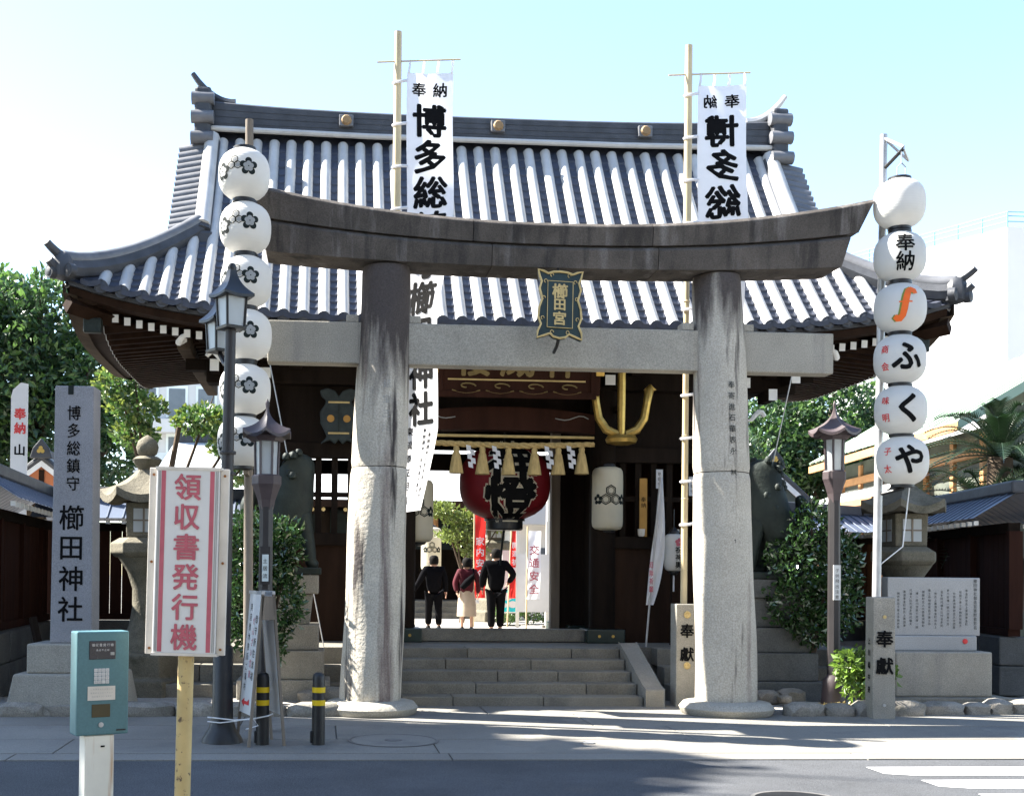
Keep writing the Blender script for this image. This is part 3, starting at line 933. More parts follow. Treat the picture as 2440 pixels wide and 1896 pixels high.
# rainbow beam above the passage
pts_t = [(x, 4.06 - 0.10 * (x / 1.35) ** 2) for x in [-1.32 + 2.64 * i / 12 for i in range(13)]]
pts_b = [(x, 3.72 - 0.05 * (abs(x) / 1.35) ** 4) for x in [1.32 - 2.64 * i / 12 for i in range(13)]]
KB = ob('rainbow_beam', G().prism(pts_t + pts_b, 3.28, 3.52), 'wood_r', GT)
for sx in (-1, 1):
    sw = [(sx * (1.22 - 0.07 * i), 3.265, 3.90 + 0.05 * math.sin(i * 0.9) * (1 - i / 9)) for i in range(8)]
    ob('carved_line', G().tube(sw, 0.008, 5), 'grey_ink', KB)
ob('upper_beam', G().b(-4.3, 4.3, 3.22, 3.58, 4.32, 4.62), 'wood', GT, bevel=0.02)
ob('upper_beam', G().b(-4.3, 4.3, 3.0, 3.24, 4.70, 4.98), 'wood', GT, bevel=0.02)
ob('inner_wall', G().b(-3.4, 3.4, 3.6, 3.66, 4.06, 5.0), 'wood', GT)
ob('ceiling', G().b(-4.4, 4.4, 2.9, 6.5, 4.95, 4.98), 'wood', GT)
ob('rear_wall', G().b(-3.4, 3.4, 5.95, 6.0, 3.7, 5.0), 'wood', GT)
ob('rail', G().tube([(-1.42, 3.16, 3.615), (1.28, 3.16, 3.615)], 0.022, 8), 'gold_paint', GT)
for sx in (-1, 1):
    xa, xb = sorted((sx * 1.62, sx * 3.3))
    for yb, tagn in ((3.4, 'f'), (6.0, 'b')):
        ob('cross_beam', G().b(xa, xb, yb - 0.1, yb + 0.1, 3.28, 3.5), 'wood', GT, bevel=0.01)
        ob('cross_beam', G().b(xa, xb, yb - 0.1, yb + 0.1, 2.02, 2.2), 'wood', GT, bevel=0.01)
    ob('frieze_board', G().b(xa, xb, 3.4, 3.45, 3.48, 4.35), 'wood', GT)
    ob('base_wall', G().b(xa, xb, 3.36, 3.42, 0.65, 2.04), 'wood_b', GT)
    for k in range(7):
        x = xa + 0.14 + (xb - xa - 0.28) * k / 6
        ob('lattice_bar', G().b(x - 0.045, x + 0.045, 3.37, 3.45, 2.2, 3.28), 'wood', GT)
    ob('lattice_rail', G().b(xa, xb, 3.38, 3.43, 2.72, 2.79), 'wood', GT)
    # closed side walls and the partition along the passage
    ob('side_wall', G().b(sx * 3.45 - 0.03, sx * 3.45 + 0.03, 3.5, 5.9, 0.65, 4.9), 'wood', GT)
    ob('partition', G().b(sx * 1.47 - 0.03, sx * 1.47 + 0.03, 3.55, 4.6, 0.65, 3.9), 'wood', GT)
    if sx > 0:
        ob('back_board', G().b(xa, xb, 4.68, 4.74, 0.65, 4.3), 'wood_r', GT)
    # bracket arms with white painted noses
    for x in (1.47, 3.45):
        for (yq, zq, h) in ((2.98, 4.36, 0.14), (2.75, 4.60, 0.13)):
            ob('bracket_arm', G().b(sx * x - 0.07, sx * x + 0.07, yq + 0.006, 3.4, zq, zq + h), 'wood', GT, bevel=0.01)
            ob('bracket_nose', G().b(sx * x - 0.073, sx * x + 0.073, yq - 0.004, yq + 0.004, zq - 0.002, zq + h + 0.002), 'white', GT)
        for q in (-1, 1):
            ob('bracket_block', G().frus(0.16, 0.16, 0.24, 0.24, 4.52, 4.66, (sx * x + q * 0.42, 3.15)), 'wood', GT)
    # purlin running back under the side eave, with its nose
    ob('eave_purlin', G().b(sx * 4.55 - 0.09, sx * 4.55 + 0.09, 2.62, 6.8, 4.66, 4.86), 'wood_eave' if sx < 0 else 'wood', GT, bevel=0.02)
    nose = [(sx * (4.55 + 0.0), 2.6 - 0.0, 4.8), (sx * 4.6, 2.52, 4.74), (sx * 4.55, 2.46, 4.80), (sx * 4.45, 2.45, 4.86)]
    ob('purlin_nose', G().tube(nose, [0.06, 0.05, 0.04, 0.02], 8), 'white', GT, smooth=True)
    for (x, y, z) in ((4.15, 2.85, 4.42), (3.85, 2.95, 4.18)):
        ob('bracket_arm', G().b(sx * x - 0.06, sx * x + 0.06, y + 0.006, 3.4, z, z + 0.16), 'wood', GT)
        ob('bracket_nose', G().b(sx * x - 0.062, sx * x + 0.062, y - 0.004, y + 0.004, z - 0.002, z + 0.162), 'white', GT)
    for (x, y, z) in ((3.75, 3.0, 3.95), (4.25, 2.75, 4.60)):
        sw = [(sx * (x - 0.05 * i), y, z + 0.07 * math.sin(i * 1.0)) for i in range(6)]
        ob('carved_nose', G().tube(sw, [0.03, 0.04, 0.04, 0.035, 0.03, 0.015], 6), 'white', GT, smooth=True)
    ob('bracket_beam', G().b(min(sx * 3.3, sx * 4.6), max(sx * 3.3, sx * 4.6), 3.3, 3.5, 4.5, 4.66), 'wood', GT)

# ================================================================== LANTERNS ON THE TWO POLES
def lantern_profile(r, h, neck=0.42, n=14, p=2.6):
    out = []
    for i in range(n + 1):
        t = -1 + 2 * i / n
        z = t * h / 2
        lim = 0.985
        q = (1 - abs(t * lim) ** p) ** (1 / p)
        out.append((max(r * q, r * neck), z))
    return out
def prof_r(prof, z):
    for (r1, z1), (r2, z2) in zip(prof[:-1], prof[1:]):
        if z1 <= z <= z2:
            return r1 + (r2 - r1) * (z - z1) / (z2 - z1)
    return prof[0][0]
def round_lantern(name, label, loc, r=0.275, h=0.53, group=None, paper='paper', turn=0.0):
    t = thing(name, label, 'lantern', loc, group=group)
    pr = lantern_profile(r, h)
    ob('paper_shade', G().lathe(pr, 36, caps=False), paper, t, smooth=True)
    for z, q in ((h / 2 - 0.004, 1), (-h / 2 + 0.004, -1)):
        rr_ = pr[0][0]
        ob('rim_ring', G().lathe([(rr_ * 1.02, z), (rr_ * 1.07, z + q * 0.004), (rr_ * 1.07, z + q * 0.032), (rr_ * 0.9, z + q * 0.032)], 28, caps=True), 'black_metal', t, smooth=True)
    def mp(u, v, l, turn=turn):
        rr_ = prof_r(pr, v) + 0.004 + l
        a = u / r + turn
        return (rr_ * math.sin(a), -rr_ * math.cos(a), v)
    return t, mp
def hexagon(cx, cz, r):
    return [(cx + r * math.cos(R(60 * k + 30)), cz + r * math.sin(R(60 * k + 30))) for k in range(6)]
def dens(poly, n=3):
    out = []
    for a, c in zip(poly, poly[1:] + poly[:1]):
        out += [(a[0] + (c[0] - a[0]) * k / n, a[1] + (c[1] - a[1]) * k / n) for k in range(n)]
    return out
def crests(t, mp, k=1.0):
    pr = 0.037 * k
    for cx, cz in ((0.065 * k, 0.01),(-0.245 * k, -0.03)):
        pet = [circ(cx + 0.062 * k * math.sin(R(72 * i)), cz + 0.062 * k * math.cos(R(72 * i)), pr) for i in range(5)]
        inn = [circ(cx + 0.032 * k * math.sin(R(72 * i)), cz + 0.032 * k * math.cos(R(72 * i)), 0.026 * k) for i in range(5)]
        ob('plum_petals', poly_map(pet, mp, 0.0), 'crest_ink', t)
        ob('plum_centre', poly_map(inn + [circ(cx, cz, 0.03 * k)], mp, 0.002), 'grey_ink', t)
        ob('plum_dot', poly_map([circ(cx, cz, 0.007 * k, 8)], mp, 0.004), 'crest_ink', t)
    for cx, cz in ((-0.05 * k, 0.02), (-0.128 * k, 0.02), (-0.089 * k, 0.085)):
        ob('hexagon_outline', ring_map(dens(hexagon(cx, cz, 0.045 * k)), dens(hexagon(cx, cz, 0.035 * k)), mp, 0.001), 'crest_ink', t)
        ob('hexagon_fill', poly_map([dens(hexagon(cx, cz, 0.026 * k))], mp, 0.001), 'grey_ink', t)

LW = {0: 'topmost', 1: 'second from the top', 2: 'third from the top', 3: 'fourth from the top', 4: 'fifth from the top', 5: 'lowest'}
for k, (x, z) in enumerate(((-3.27, 5.99), (-3.25, 5.40), (-3.235, 4.81), (-3.23, 4.22), (-3.235, 3.62), (-3.25, 3.05))):
    t, mp = round_lantern('paper_lantern', 'white paper lantern with plum blossom crests, %s on its timber pole' % LW[k], (x, -0.62, z), 0.282, 0.545, 'plum crest lanterns on the timber pole')
    crests(t, mp)
pl = thing('timber_pole', 'weathered timber pole carrying the plum crest lanterns', 'pole', (-3.25, -0.22, 0))
ob('shaft', G().tube([(0.03, 0, 0.0), (0.0, 0, 3.5), (-0.03, 0, 6.76)], [0.055, 0.05, 0.045], 12), 'wood_grey', pl, smooth=True)
for z in (2.72, 6.30):
    ob('cross_arm', G().b(-0.025, 0.025, -0.42, 0.03, z - 0.02, z + 0.02), 'wood_grey', pl)

RL = [('blank white paper lantern, topmost on the steel pole', ''), ('white lantern with two stacked black characters on the steel pole', '奉納'), ('white lantern with an orange letter f on the steel pole', 'f'), ('white lantern with the kana fu below the orange letter lantern', 'ふ'), ('white lantern with the angular kana ku on the steel pole', 'く'), ('white lantern with the looped kana ya, lowest on the steel pole', 'や')]
for k, (x, z) in enumerate(((4.32, 6.01), (4.325, 5.385), (4.33, 4.78), (4.33, 4.18), (4.34, 3.585), (4.365, 2.995))):
    t, mp = round_lantern('paper_lantern', RL[k][0], (x, -0.3, z), 0.29, 0.56, 'lanterns on the steel pole', turn=R(-14))
    s_ = RL[k][1]
    if s_ == '奉納':
        lettering(t, '奉納', 0.225, 'black', (0, 0, 0), pitch=0.215, bold=0.022, mapf=mp, step=0.05)
    elif s_ == 'f':
        def stroke(pts, w):
            g = G()
            rows = []
            for i, (a, c) in enumerate(pts):
                p0, p1 = pts[max(0, i - 1)], pts[min(len(pts) - 1, i + 1)]
                dx, dz = p1[0] - p0[0], p1[1] - p0[1]
                L_ = math.hypot(dx, dz)
                ww = w * (0.75 if i in (0, len(pts) - 1) else 1)
                rows.append([(a - dz / L_ * ww, c + dx / L_ * ww), (a + dz / L_ * ww, c - dx / L_ * ww)])
            return rows
        path = [(0.115, 0.115), (0.105, 0.15), (0.07, 0.165), (0.035, 0.15), (0.015, 0.10), (0.0, 0.03), (-0.015, -0.06), (-0.03, -0.13), (-0.06, -0.165), (-0.10, -0.165), (-0.125, -0.14)]
        for off, m_, ly in (((-0.022, 0.0), 'olive', 0.0), ((0.0, 0.0), 'orange', 0.003)):
            rows = [[mp(a + off[0], c + off[1], ly) for a, c in r_] for r_ in stroke(path, 0.036)]
            ob('letter_f', G().grid(rows), m_, t)
        ob('letter_bar', G().grid([[mp(a, c, 0.005) for a in (-0.075, -0.03, 0.02, 0.07)] for c in (0.012, 0.028)]), 'orange', t)
    elif s_:
        lettering(t, s_, 0.36, 'black', (0, 0, 0), bold=0.036, mapf=lambda u, v, l, mp=mp: mp(u + 0.02, v, l), step=0.05)
        for q, ch in enumerate({'ふ': '商会', 'く': '味明', 'や': '子太'}[s_]):
            lettering(t, ch, 0.1, 'red', (0, 0, 0), bold=0.015, mapf=lambda u, v, l, mp=mp, q=q: mp(u - 0.235, v + 0.09 - 0.2 * q, l), step=0.05, name='red_lettering')
pl = thing('steel_pole', 'grey steel pole with a triangular bracket carrying lettered lanterns', 'pole', (4.2, 0.0, 0))
ob('shaft', G().tube([(-0.04, 0, 0.0), (0.0, 0, 3.0), (0.05, 0, 6.94)], [0.052, 0.048, 0.042], 12), 'steel', pl, smooth=True)
ob('bracket_arm', G().tube([(0.045, 0, 6.52), (0.13, -0.32, 6.66)], 0.022, 8), 'black_metal', pl)
ob('bracket_brace', G().tube([(0.05, 0, 6.9), (0.13, -0.32, 6.68)], 0.02, 8), 'steel', pl)
ob('bracket_brace', G().tube([(0.05, 0, 6.9), (0.33, -0.05, 6.62), (0.13, -0.32, 6.66)], 0.016, 8), 'steel', pl)
ob('hook', G().tube([(0.12, -0.3, 6.66), (0.12, -0.3, 6.5), (0.07, -0.3, 6.45), (0.07, -0.3, 6.3)], 0.008, 6), 'steel', pl)
ob('hook', G().tube([(0.12, -0.3, 6.5), (0.17, -0.3, 6.45), (0.17, -0.3, 6.3)], 0.008, 6), 'steel', pl)
ob('lower_bracket', G().tube([(0.0, 0, 2.62), (0.17, -0.3, 2.68)], 0.02, 8), 'black_metal', pl)
ob('tie_wire', G().tube([(-0.02, 0, 1.75), (0.25, -0.1, 2.0), (0.32, -0.12, 2.7)], 0.008, 6), 'rope_white', pl)

# stone posts lettered 奉獻
hp_ = thing('stone_post', 'square granite post lettered 奉獻 standing at the pavement before the steel pole', 'stone post', (4.065, -0.40, 0), rz=R(-8))
ob('shaft', G().frus(0.255, 0.29, 0.245, 0.28, 0.0, 1.405), 'granite', hp_, bevel=0.012)
for ch, z in (('奉', 0.93), ('獻', 0.62)):
    lettering(hp_, ch, 0.20, 'black', (0.0, -0.153, z), bold=0.03)
lettering(hp_, '上川端中央', 0.085, 'black', (-0.132, -0.02, 0.62), pitch=0.14, rot=(0, 0, R(-90)), bold=0.02)
ob('gilt_stud', G().tube([(0, -0.145, 1.18), (0, -0.158, 1.18)], 0.02, 10), 'gold_paint', hp_)
ob('steel_stud', G().tube([(0, -0.145, 0.17), (0, -0.158, 0.17)], 0.018, 10), 'steel', hp_)
for nm, x, lab in (('stone_post', 2.03, 'square granite post lettered 奉獻 between two rosettes beside the torii pillar'), ('stone_post', -1.70, 'square granite post half hidden behind the torii pillar by the steps')):
    sp = thing(nm, lab, 'stone post', (x, 0.82, 0))
    ob('shaft', G().frus(0.27, 0.25, 0.27, 0.25, 0.0, 1.28), 'granite', sp, bevel=0.012)
    for ch, z in (('奉', 0.95), ('獻', 0.66)):
        lettering(sp, ch, 0.18, 'black', (0.0, -0.130, z), bold=0.028)
    for z in (1.15, 0.52):
        ob('rosette', G().lathe([(0.04, 0), (0.045, 0.01), (0.03, 0.02), (0.015, 0.008)], 14), 'gold_paint', sp, (0, -0.126, z), (R(90), 0, 0), smooth=True)

# ================================================================== BANNERS
def banner(label_p, label_b, px, py, top, topz, botz, width, thf, mirror, lean, group):
    p = thing('bamboo_pole', label_p, 'pole', (px, py, 0), group=None)
    ptop = (lean, 0, top)
    def pp(z):
        return lean * z / top
    ob('lower_bamboo', G().tube([(pp(0.3), 0, 0.3), (pp(3), 0, 3), (pp(5.9), 0, 5.9)], [0.045, 0.04, 0.034], 12), 'bamboo', p, smooth=True)
    ob('upper_sleeve', G().tube([(pp(5.9), 0, 5.88), (pp(7), 0, 7), (lean, 0, top)], [0.052, 0.05, 0.046], 12), 'bamboo', p, smooth=True)
    for z in (1.7, 2.6, 3.4, 4.3, 5.1):
        ob('bamboo_node', G().lathe([(0.040, -0.01), (0.046, 0), (0.040, 0.01)], 12, (pp(z), 0, z), caps=False), 'bamboo', p, smooth=True)
    zc = topz + 0.14
    ob('cross_rod', G().tube([(pp(zc) - 0.26, 0.0, zc - 0.01), (pp(zc) + 0.78, -0.06, zc + 0.04)], 0.011, 8), 'bamboo', p)
    b = thing('banner', label_b, 'banner', (px, py, 0))
    x0 = lambda z: pp(z) + 0.12
    def cloth(u, z, l=0.0):
        k = (topz - z) / (topz - botz)
        th = thf(k)
        wob = 0.02 * math.sin(z * 3.1 + u * 9) + 0.035 * k * math.sin(z * 1.7 + 1)
        x = x0(z) + u * math.cos(th) + 0.012 * math.sin(z * 2.3)
        y = -u * math.sin(th) + wob - 0.02
        return (x - l * math.sin(th), y - l * math.cos(th), z)
    rows = []
    for i in range(61):
        z = topz + (botz - topz) * i / 60
        rows.append([cloth(width * j / 12, z) for j in range(13)])
    ob('cloth', G().grid(rows), 'cloth', b, smooth=True)
    for j in range(4):
        u = width * (0.04 + 0.92 * j / 3)
        a = Vector(cloth(u, topz))
        ob('loop', G().tube([a, (a.x + 0.01, a.y, (a.z + zc) / 2), (a.x + 0.02, a.y * 0.5, zc + 0.02)], 0.016, 6), 'cloth', b)
    nz = 11
    for j in range(nz):
        z = topz - 0.1 - (topz - botz - 0.2) * j / (nz - 1)
        a = Vector(cloth(0.0, z))
        ob('loop', G().tube([a, (pp(z) + 0.05, -0.055, z - 0.02), (pp(z) - 0.03, -0.05, z - 0.03), (pp(z) - 0.055, 0.0, z - 0.03)], 0.02, 6), 'cloth', b)
    sgn = -1 if mirror else 1
    def put(s_, size, uc, zc_, bold, m_='black', pitch=None, sx=1.0):
        V, F = text2d(s_, size, pitch, True, bold, sx=sx, mirror=mirror)
        V, F = cut2d(V, F, 0.05)
        ob('lettering', G().add([cloth(uc + x_, zc_ + z_, 0.004 + l_ * 0.0004) for x_, z_, l_ in V], F), m_, b)
    ca, cb = ('納', '奉') if mirror else ('奉', '納')
    put(ca, 0.185, width * 0.27, topz - 0.21, 0.025)
    put(cb, 0.185, width * 0.72, topz - 0.21, 0.025)
    z = topz - 0.60
    for ch in '博多総鎮守櫛田神社':
        put(ch, 0.43, width * 0.50, z, 0.035)
        z -= 0.452
    return b, cloth, put
b, cl, put = banner('bamboo banner pole rising behind the torii pillar nearer the plum crest lanterns', 'white banner reading 博多総鎮守櫛田神社 rippling behind the torii', -1.63, 0.95, 8.38, 7.86, 2.38, 0.58,
       lambda k: R(4 + 46 * min(1, max(0, (k - 0.25) / 0.3)) + 22 * max(0, (k - 0.82) / 0.18)), False, 0.01, None)
put('東流原正月吉', 0.11, 0.10, 2.95, 0.02, pitch=0.17)
for q in range(2):
    put('奉納講中一同世話人総代', 0.055, 0.36 + 0.09 * q, 3.0 - 0.06 * q, 0.012, pitch=0.075)
b, cl, put = banner('bamboo banner pole rising from the rosette post', 'white banner with lettering seen from its back, waving above the torii lintel', 2.05, 0.95, 8.36, 7.84, 2.2, 0.60,
       lambda k: R(8 + 14 * math.sin(k * 7)) + (R(40) * max(0, (k - 0.35)) / 0.65), True, 0.03, None)

# ================================================================== STREET LAMPS, BOLLARDS, SIGNS
LP = thing('street_lamp', 'dark brown street lamp with two glazed lantern heads behind the receipt sign', 'street lamp', (-3.15, -2.37, 0))
ob('base', G().lathe([(0.20, 0.0), (0.19, 0.05), (0.13, 0.14), (0.10, 0.24), (0.095, 0.9), (0.075, 0.93)], 12), 'black_metal', LP, smooth=True)
ob('pole', G().tube([(0, 0, 0.9), (0.035, 0, 3.95)], [0.07, 0.05], 14), 'brown_metal', LP, smooth=True)
for z in (2.75, 2.55):
    ob('collar', G().lathe([(0.075, -0.015), (0.078, 0), (0.075, 0.015)], 14, (0.022, 0, z)), 'brown_metal', LP)
def lamp_head(parent, c, k=1.0, n=4, rot=R(33), mats=('black_metal', 'glass')):
    h = bpy.data.objects.new('lamp_head', None)
    COL.objects.link(h)
    h.parent = parent
    h.location = c
    h.rotation_euler = (0, 0, rot)
    ob('glass_box', G().frus(0.17 * k, 0.17 * k, 0.20 * k, 0.20 * k, 0.02 * k, 0.30 * k), mats[1], h)
    ob('sill', G().frus(0.21 * k, 0.21 * k, 0.22 * k, 0.22 * k, -0.01 * k, 0.02 * k), mats[0], h, bevel=0.004)
    for sx in (-1, 1):
        for sy in (-1, 1):
            ob('corner_bar', G().tube([(sx * 0.09 * k, sy * 0.09 * k, 0.0), (sx * 0.104 * k, sy * 0.104 * k, 0.31 * k)], 0.013 * k, 6), mats[0], h)
    ob('roof', G().eave(0.16 * k, 0.31 * k, 0.56 * k, 4, 0.02, 1.9, rot=R(45), tip=0.035 * k, thick=0.025), mats[0], h, smooth=True)
    ob('finial', G().lathe([(0.035 * k, 0.55 * k), (0.045 * k, 0.58 * k), (0.03 * k, 0.62 * k), (0.005, 0.63 * k)], 10), mats[0], h, smooth=True)
    return h
lamp_head(LP, (0.04, 0, 3.93), 1.0)
lamp_head(LP, (-0.09, 0.28, 3.76), 0.95)
ob('arm', G().tube([(0.03, 0, 3.6), (-0.03, 0.15, 3.62), (-0.09, 0.28, 3.74)], 0.025, 8), 'brown_metal', LP, smooth=True)

def pagoda_lamp(label, loc, k, dome):
    t = thing('shrine_lamp', label, 'street lamp', loc, group='pagoda topped shrine lamps')
    zt = 3.80 * k
    if dome:
        ob('base', G().lathe([(0.155, 0.0), (0.15, 0.1), (0.135, 0.28), (0.125, 0.36), (0.085, 0.42), (0.07, 0.43)], 20), 'mauve_metal', t, smooth=True)
    ob('pole', G().lathe([(0.078, 0.0), (0.072, 2.62 * k)], 8, rot=R(22.5)), 'brown_metal', t)
    ob('neck', G().lathe([(0.072, 2.55 * k), (0.09, 2.66 * k), (0.135, 2.80 * k), (0.15, 2.84 * k), (0.15, 2.93 * k), (0.13, 2.95 * k)], 6), 'mauve_metal', t)
    ob('glass_box', G().lathe([(0.105, 2.95 * k), (0.115, 3.34 * k)], 6), 'glass', t)
    for i in range(6):
        a = R(60 * i)
        ob('glazing_bar', G().tube([(0.113 * math.cos(a), 0.113 * math.sin(a), 2.95 * k), (0.123 * math.cos(a), 0.123 * math.sin(a), 3.36 * k)], 0.014, 6), 'mauve_metal', t)
    r_ = ob('roof', G().eave(0.27 * k, 3.40 * k, zt - 0.06, 6, 0.06, 2.0, rot=R(30), tip=0.014, thick=0.035), 'mauve_metal', t, smooth=True)
    ob('roof_soffit', G().lathe([(0.16, 3.33 * k), (0.22, 3.39 * k)], 6), 'mauve_metal', t)
    ob('finial', G().lathe([(0.014, zt - 0.08), (0.022, zt - 0.03), (0.012, zt), (0.003, zt + 0.02)], 8), 'mauve_metal', t, smooth=True)
    return t
t = pagoda_lamp('hexagonal mauve shrine lamp with curved roof between the shrub and the slab monument', (3.86, 0.56, 0), 1.0, True)
pg = ob('pole_notice', G().b(-0.045, 0.045, -0.092, -0.078, 1.35, 1.78), 'sign_white', t)
lettering(pg, '子供飛出注意', 0.05, 'black', (0, -0.095, 1.55), pitch=0.065)
t = pagoda_lamp('hexagonal mauve shrine lamp with curved roof rising behind the folding signboard', (-2.86, -1.6, 0), 0.885, False)
pg = ob('pole_notice', G().b(-0.05, 0.05, -0.10, -0.08, 1.50, 1.88), 'brown_metal', t)
ob('notice_plate', G().b(-0.03, 0.035, -0.106, -0.101, 1.53, 1.80), 'bld_pale', pg)
lettering(pg, '土居流', 0.05, 'black', (0.0, -0.109, 1.66), pitch=0.075)

for x, lab in ((-2.23, 'black bollard with two yellow bands standing alone on the pavement edge'), (-2.75, 'black bollard with two yellow bands under the folding signboard')):
    b = thing('bollard', lab, 'bollard', (x, -2.53, 0.01), group='bollards on the pavement edge')
    ob('post', G().lathe([(0.062, 0), (0.06, 0.5), (0.058, 0.63), (0.05, 0.66), (0.03, 0.675), (0.004, 0.678)], 20), 'black_metal', b, smooth=True)
    for z in (0.37, 0.49):
        ob('yellow_band', G().lathe([(0.0595, z), (0.0625, z), (0.0625, z + 0.05), (0.0595, z + 0.05)], 20, caps=False), 'yellow', b, smooth=True)
    ob('foot_clamp', G().b(-0.078, -0.05, -0.03, 0.03, 0.02, 0.13), 'black_metal', b, bevel=0.008)

# folding signboard seen edge-on
A = thing('folding_signboard', 'white folding signboard with vertical lettering tied beside the bollard', 'signboard', (-2.78, -2.45, 0), rz=R(-72))
H = 1.42
def leaf(y0, y1, parent, front):
    # leaf in local XZ leaning from y0 at the foot to y1 at the top
    f = bpy.data.objects.new('board_leaf', None)
    COL.objects.link(f)
    f.parent = parent
    f.location = (0, y0, 0)
    f.rotation_euler = (math.atan2(-(y1 - y0), H), 0, 0)
    for sx in (-1, 1):
        ob('frame_leg', G().b(sx * 0.22 - 0.015, sx * 0.22 + 0.015, -0.012, 0.012, 0, H), 'wood_grey', f)
    ob('panel', G().b(-0.205, 0.205, -0.010, 0.006, 0.30, H), 'sign_white', f)
    ob('top_rail', G().b(-0.235, 0.235, -0.014, 0.014, H + 0.001, H + 0.03), 'steel', f)
    if front:
        for u, s_, m_, sz in ((0.13, '御守所駐車場', 'black', 0.085), (0.04, 'ぜんざい営業', 'pink_red', 0.08), (-0.09, '奥座敷休憩所ご案内', 'black', 0.075)):
            lettering(f, s_, sz, m_, (u, -0.013, 0.92), pitch=sz * 1.25)
        ob('arrow', G().prism([(-0.15, 0.40), (-0.05, 0.36), (-0.05, 0.385), (0.12, 0.385), (0.12, 0.44), (0.06, 0.415), (-0.05, 0.415), (-0.05, 0.44)], -0.014, -0.0115), 'red', f)
    return f
leaf(-0.17, -0.05, A, True)
leaf(0.17, 0.05, A, False)
ob('side_cheek', G().b(0.215, 0.235, -0.065, 0.065, 1.18, 1.40), 'wood_grey', A)
c = thing('tie_cord', 'white cord tying the folding signboard to the street lamp', 'cord', (-0.2, 0, 0))
ob('cord', G().tube([(-3.27, -2.48, 0.26), (-3.15, -2.50, 0.25), (-3.02, -2.5, 0.235), (-2.85, -2.63, 0.26), (-2.70, -2.62, 0.29), (-2.66, -2.55, 0.30)], 0.007, 6), 'rope_white', c)
ob('cord', G().tube([(-3.27, -2.48, 0.22), (-3.15, -2.50, 0.21), (-3.02, -2.5, 0.225), (-2.84, -2.63, 0.27), (-2.79, -2.62, 0.2), (-2.90, -2.66, 0.17)], 0.006, 6), 'rope_white', c)

# receipt machine and its sign, on the near side of the street
Rm = thing('receipt_machine', 'teal steel receipt machine with keypad on a rusty white post', 'machine', (-2.885, -7.6, 0), rz=R(27))
bx_ = ob('cabinet', G().b(-0.133, 0.133, 0.0, 0.12, 0.79, 1.31), 'teal_box', Rm, bevel=0.008)
ob('screen', G().b(-0.072, 0.062, -0.004, 0.001, 1.17, 1.262), 'screen', bx_, bevel=0.002)
lettering(bx_, '領収書発行機', 0.016, 'key', (-0.005, -0.0055, 1.242), pitch=0.019, vertical=False)
lettering(bx_, '係員不在時', 0.011, 'key', (-0.005, -0.0055, 1.216), pitch=0.014, vertical=False)
ob('display_mark', G().b(0.035, 0.055, -0.0055, -0.0045, 1.19, 1.205), 'grey_ink', bx_)
for i in range(4):
    for j in range(4):
        ob('key', G().b(-0.046 + 0.0195 * i, -0.0285 + 0.0195 * i, -0.005, 0.001, 1.048 + 0.0195 * j, 1.0655 + 0.0195 * j), 'key', bx_, bevel=0.0015)
for i, r_ in enumerate(('1234', '5678', '90△▽', '取消 印')):
    lettering(bx_, r_, 0.011, 'grey_ink', (-0.0078, -0.0058, 1.115 - 0.0195 * i), pitch=0.0195, vertical=False)
nt_ = ob('notice', G().b(-0.077, 0.062, -0.004, 0.001, 0.965, 1.035), 'sign_rim', bx_)
for i, r_ in enumerate(('ご利用方法のお知らせ', '駐車券を入れて下さい', '領収書ボタンを押す')):
    lettering(nt_, r_, 0.009, 'grey_ink', (-0.007, -0.0052, 1.02 - 0.018 * i), pitch=0.0115, vertical=False)
ob('slot', G().b(-0.055, 0.038, -0.004, 0.001, 0.88, 0.945), 'slot', bx_, bevel=0.002)
ob('lock', G().lathe([(0.013, 0.0), (0.013, 0.006), (0.004, 0.007)], 14), 'steel', bx_, (-0.008, 0.0, 0.842), (R(90), 0, 0))
ob('maker_plate', G().b(0.07, 0.118, -0.003, 0.001, 0.808, 0.815), 'black_metal', bx_)
ob('post', G().b(-0.085, 0.065, 0.01, 0.11, 0.0, 0.788), 'post_white', Rm, bevel=0.006)
ob('post_hole', G().b(-0.005, 0.015, 0.005, 0.0098, 0.728, 0.736), 'black', Rm)
ob('base_plate', G().b(-0.14, 0.12, -0.04, 0.16, 0.0, 0.012), 'post_white', Rm)

Sg = thing('receipt_sign', 'tall white enamel sign lettered 領収書発行機 on a chipped yellow post', 'sign', (-2.495, -7.6, 0), rz=R(-6), rot=(0, R(0.9), R(-5)))
pn = ob('panel', G().b(-0.165, 0.155, -0.03, 0.02, 1.2, 2.13), 'sign_white', Sg, bevel=0.006)
for sx, x in ((-1, -0.182), (1, 0.178)):
    ob('side_flange', G().b(x - 0.022, x + 0.022, -0.012, 0.012, 1.195, 2.135), 'sign_rim', Sg, bevel=0.003)
    for z in (1.225, 1.66, 2.1):
        ob('bolt', G().tube([(x, -0.012, z), (x, -0.017, z)], 0.007, 8), 'rust', Sg)
for x in (-0.128, 0.118):
    ob('red_stripe', G().b(x - 0.011, x + 0.011, -0.0315, -0.0301, 1.21, 2.12), 'pink_red', pn)
for x in (-0.152, -0.145, 0.138, 0.146):
    ob('trim_line', G().b(x - 0.002, x + 0.002, -0.0318, -0.0301, 1.21, 2.12), 'grey_ink', pn)
for i, ch in enumerate('領収書発行機'):
    lettering(pn, ch, 0.138, 'pink_red', (-0.005, -0.032, 2.04 - 0.151 * i), bold=0.022)
ob('bottom_rail', G().b(-0.17, 0.165, -0.034, 0.024, 1.19, 1.204), 'sign_rim', pn)
ob('top_rail', G().b(-0.17, 0.165, -0.034, 0.024, 2.126, 2.14), 'sign_rim', pn)
ob('post', G().tube([(0.0, 0.02, 0.0), (0.0, 0.02, 1.6)], 0.04, 18), 'post_yellow', Sg, smooth=True)

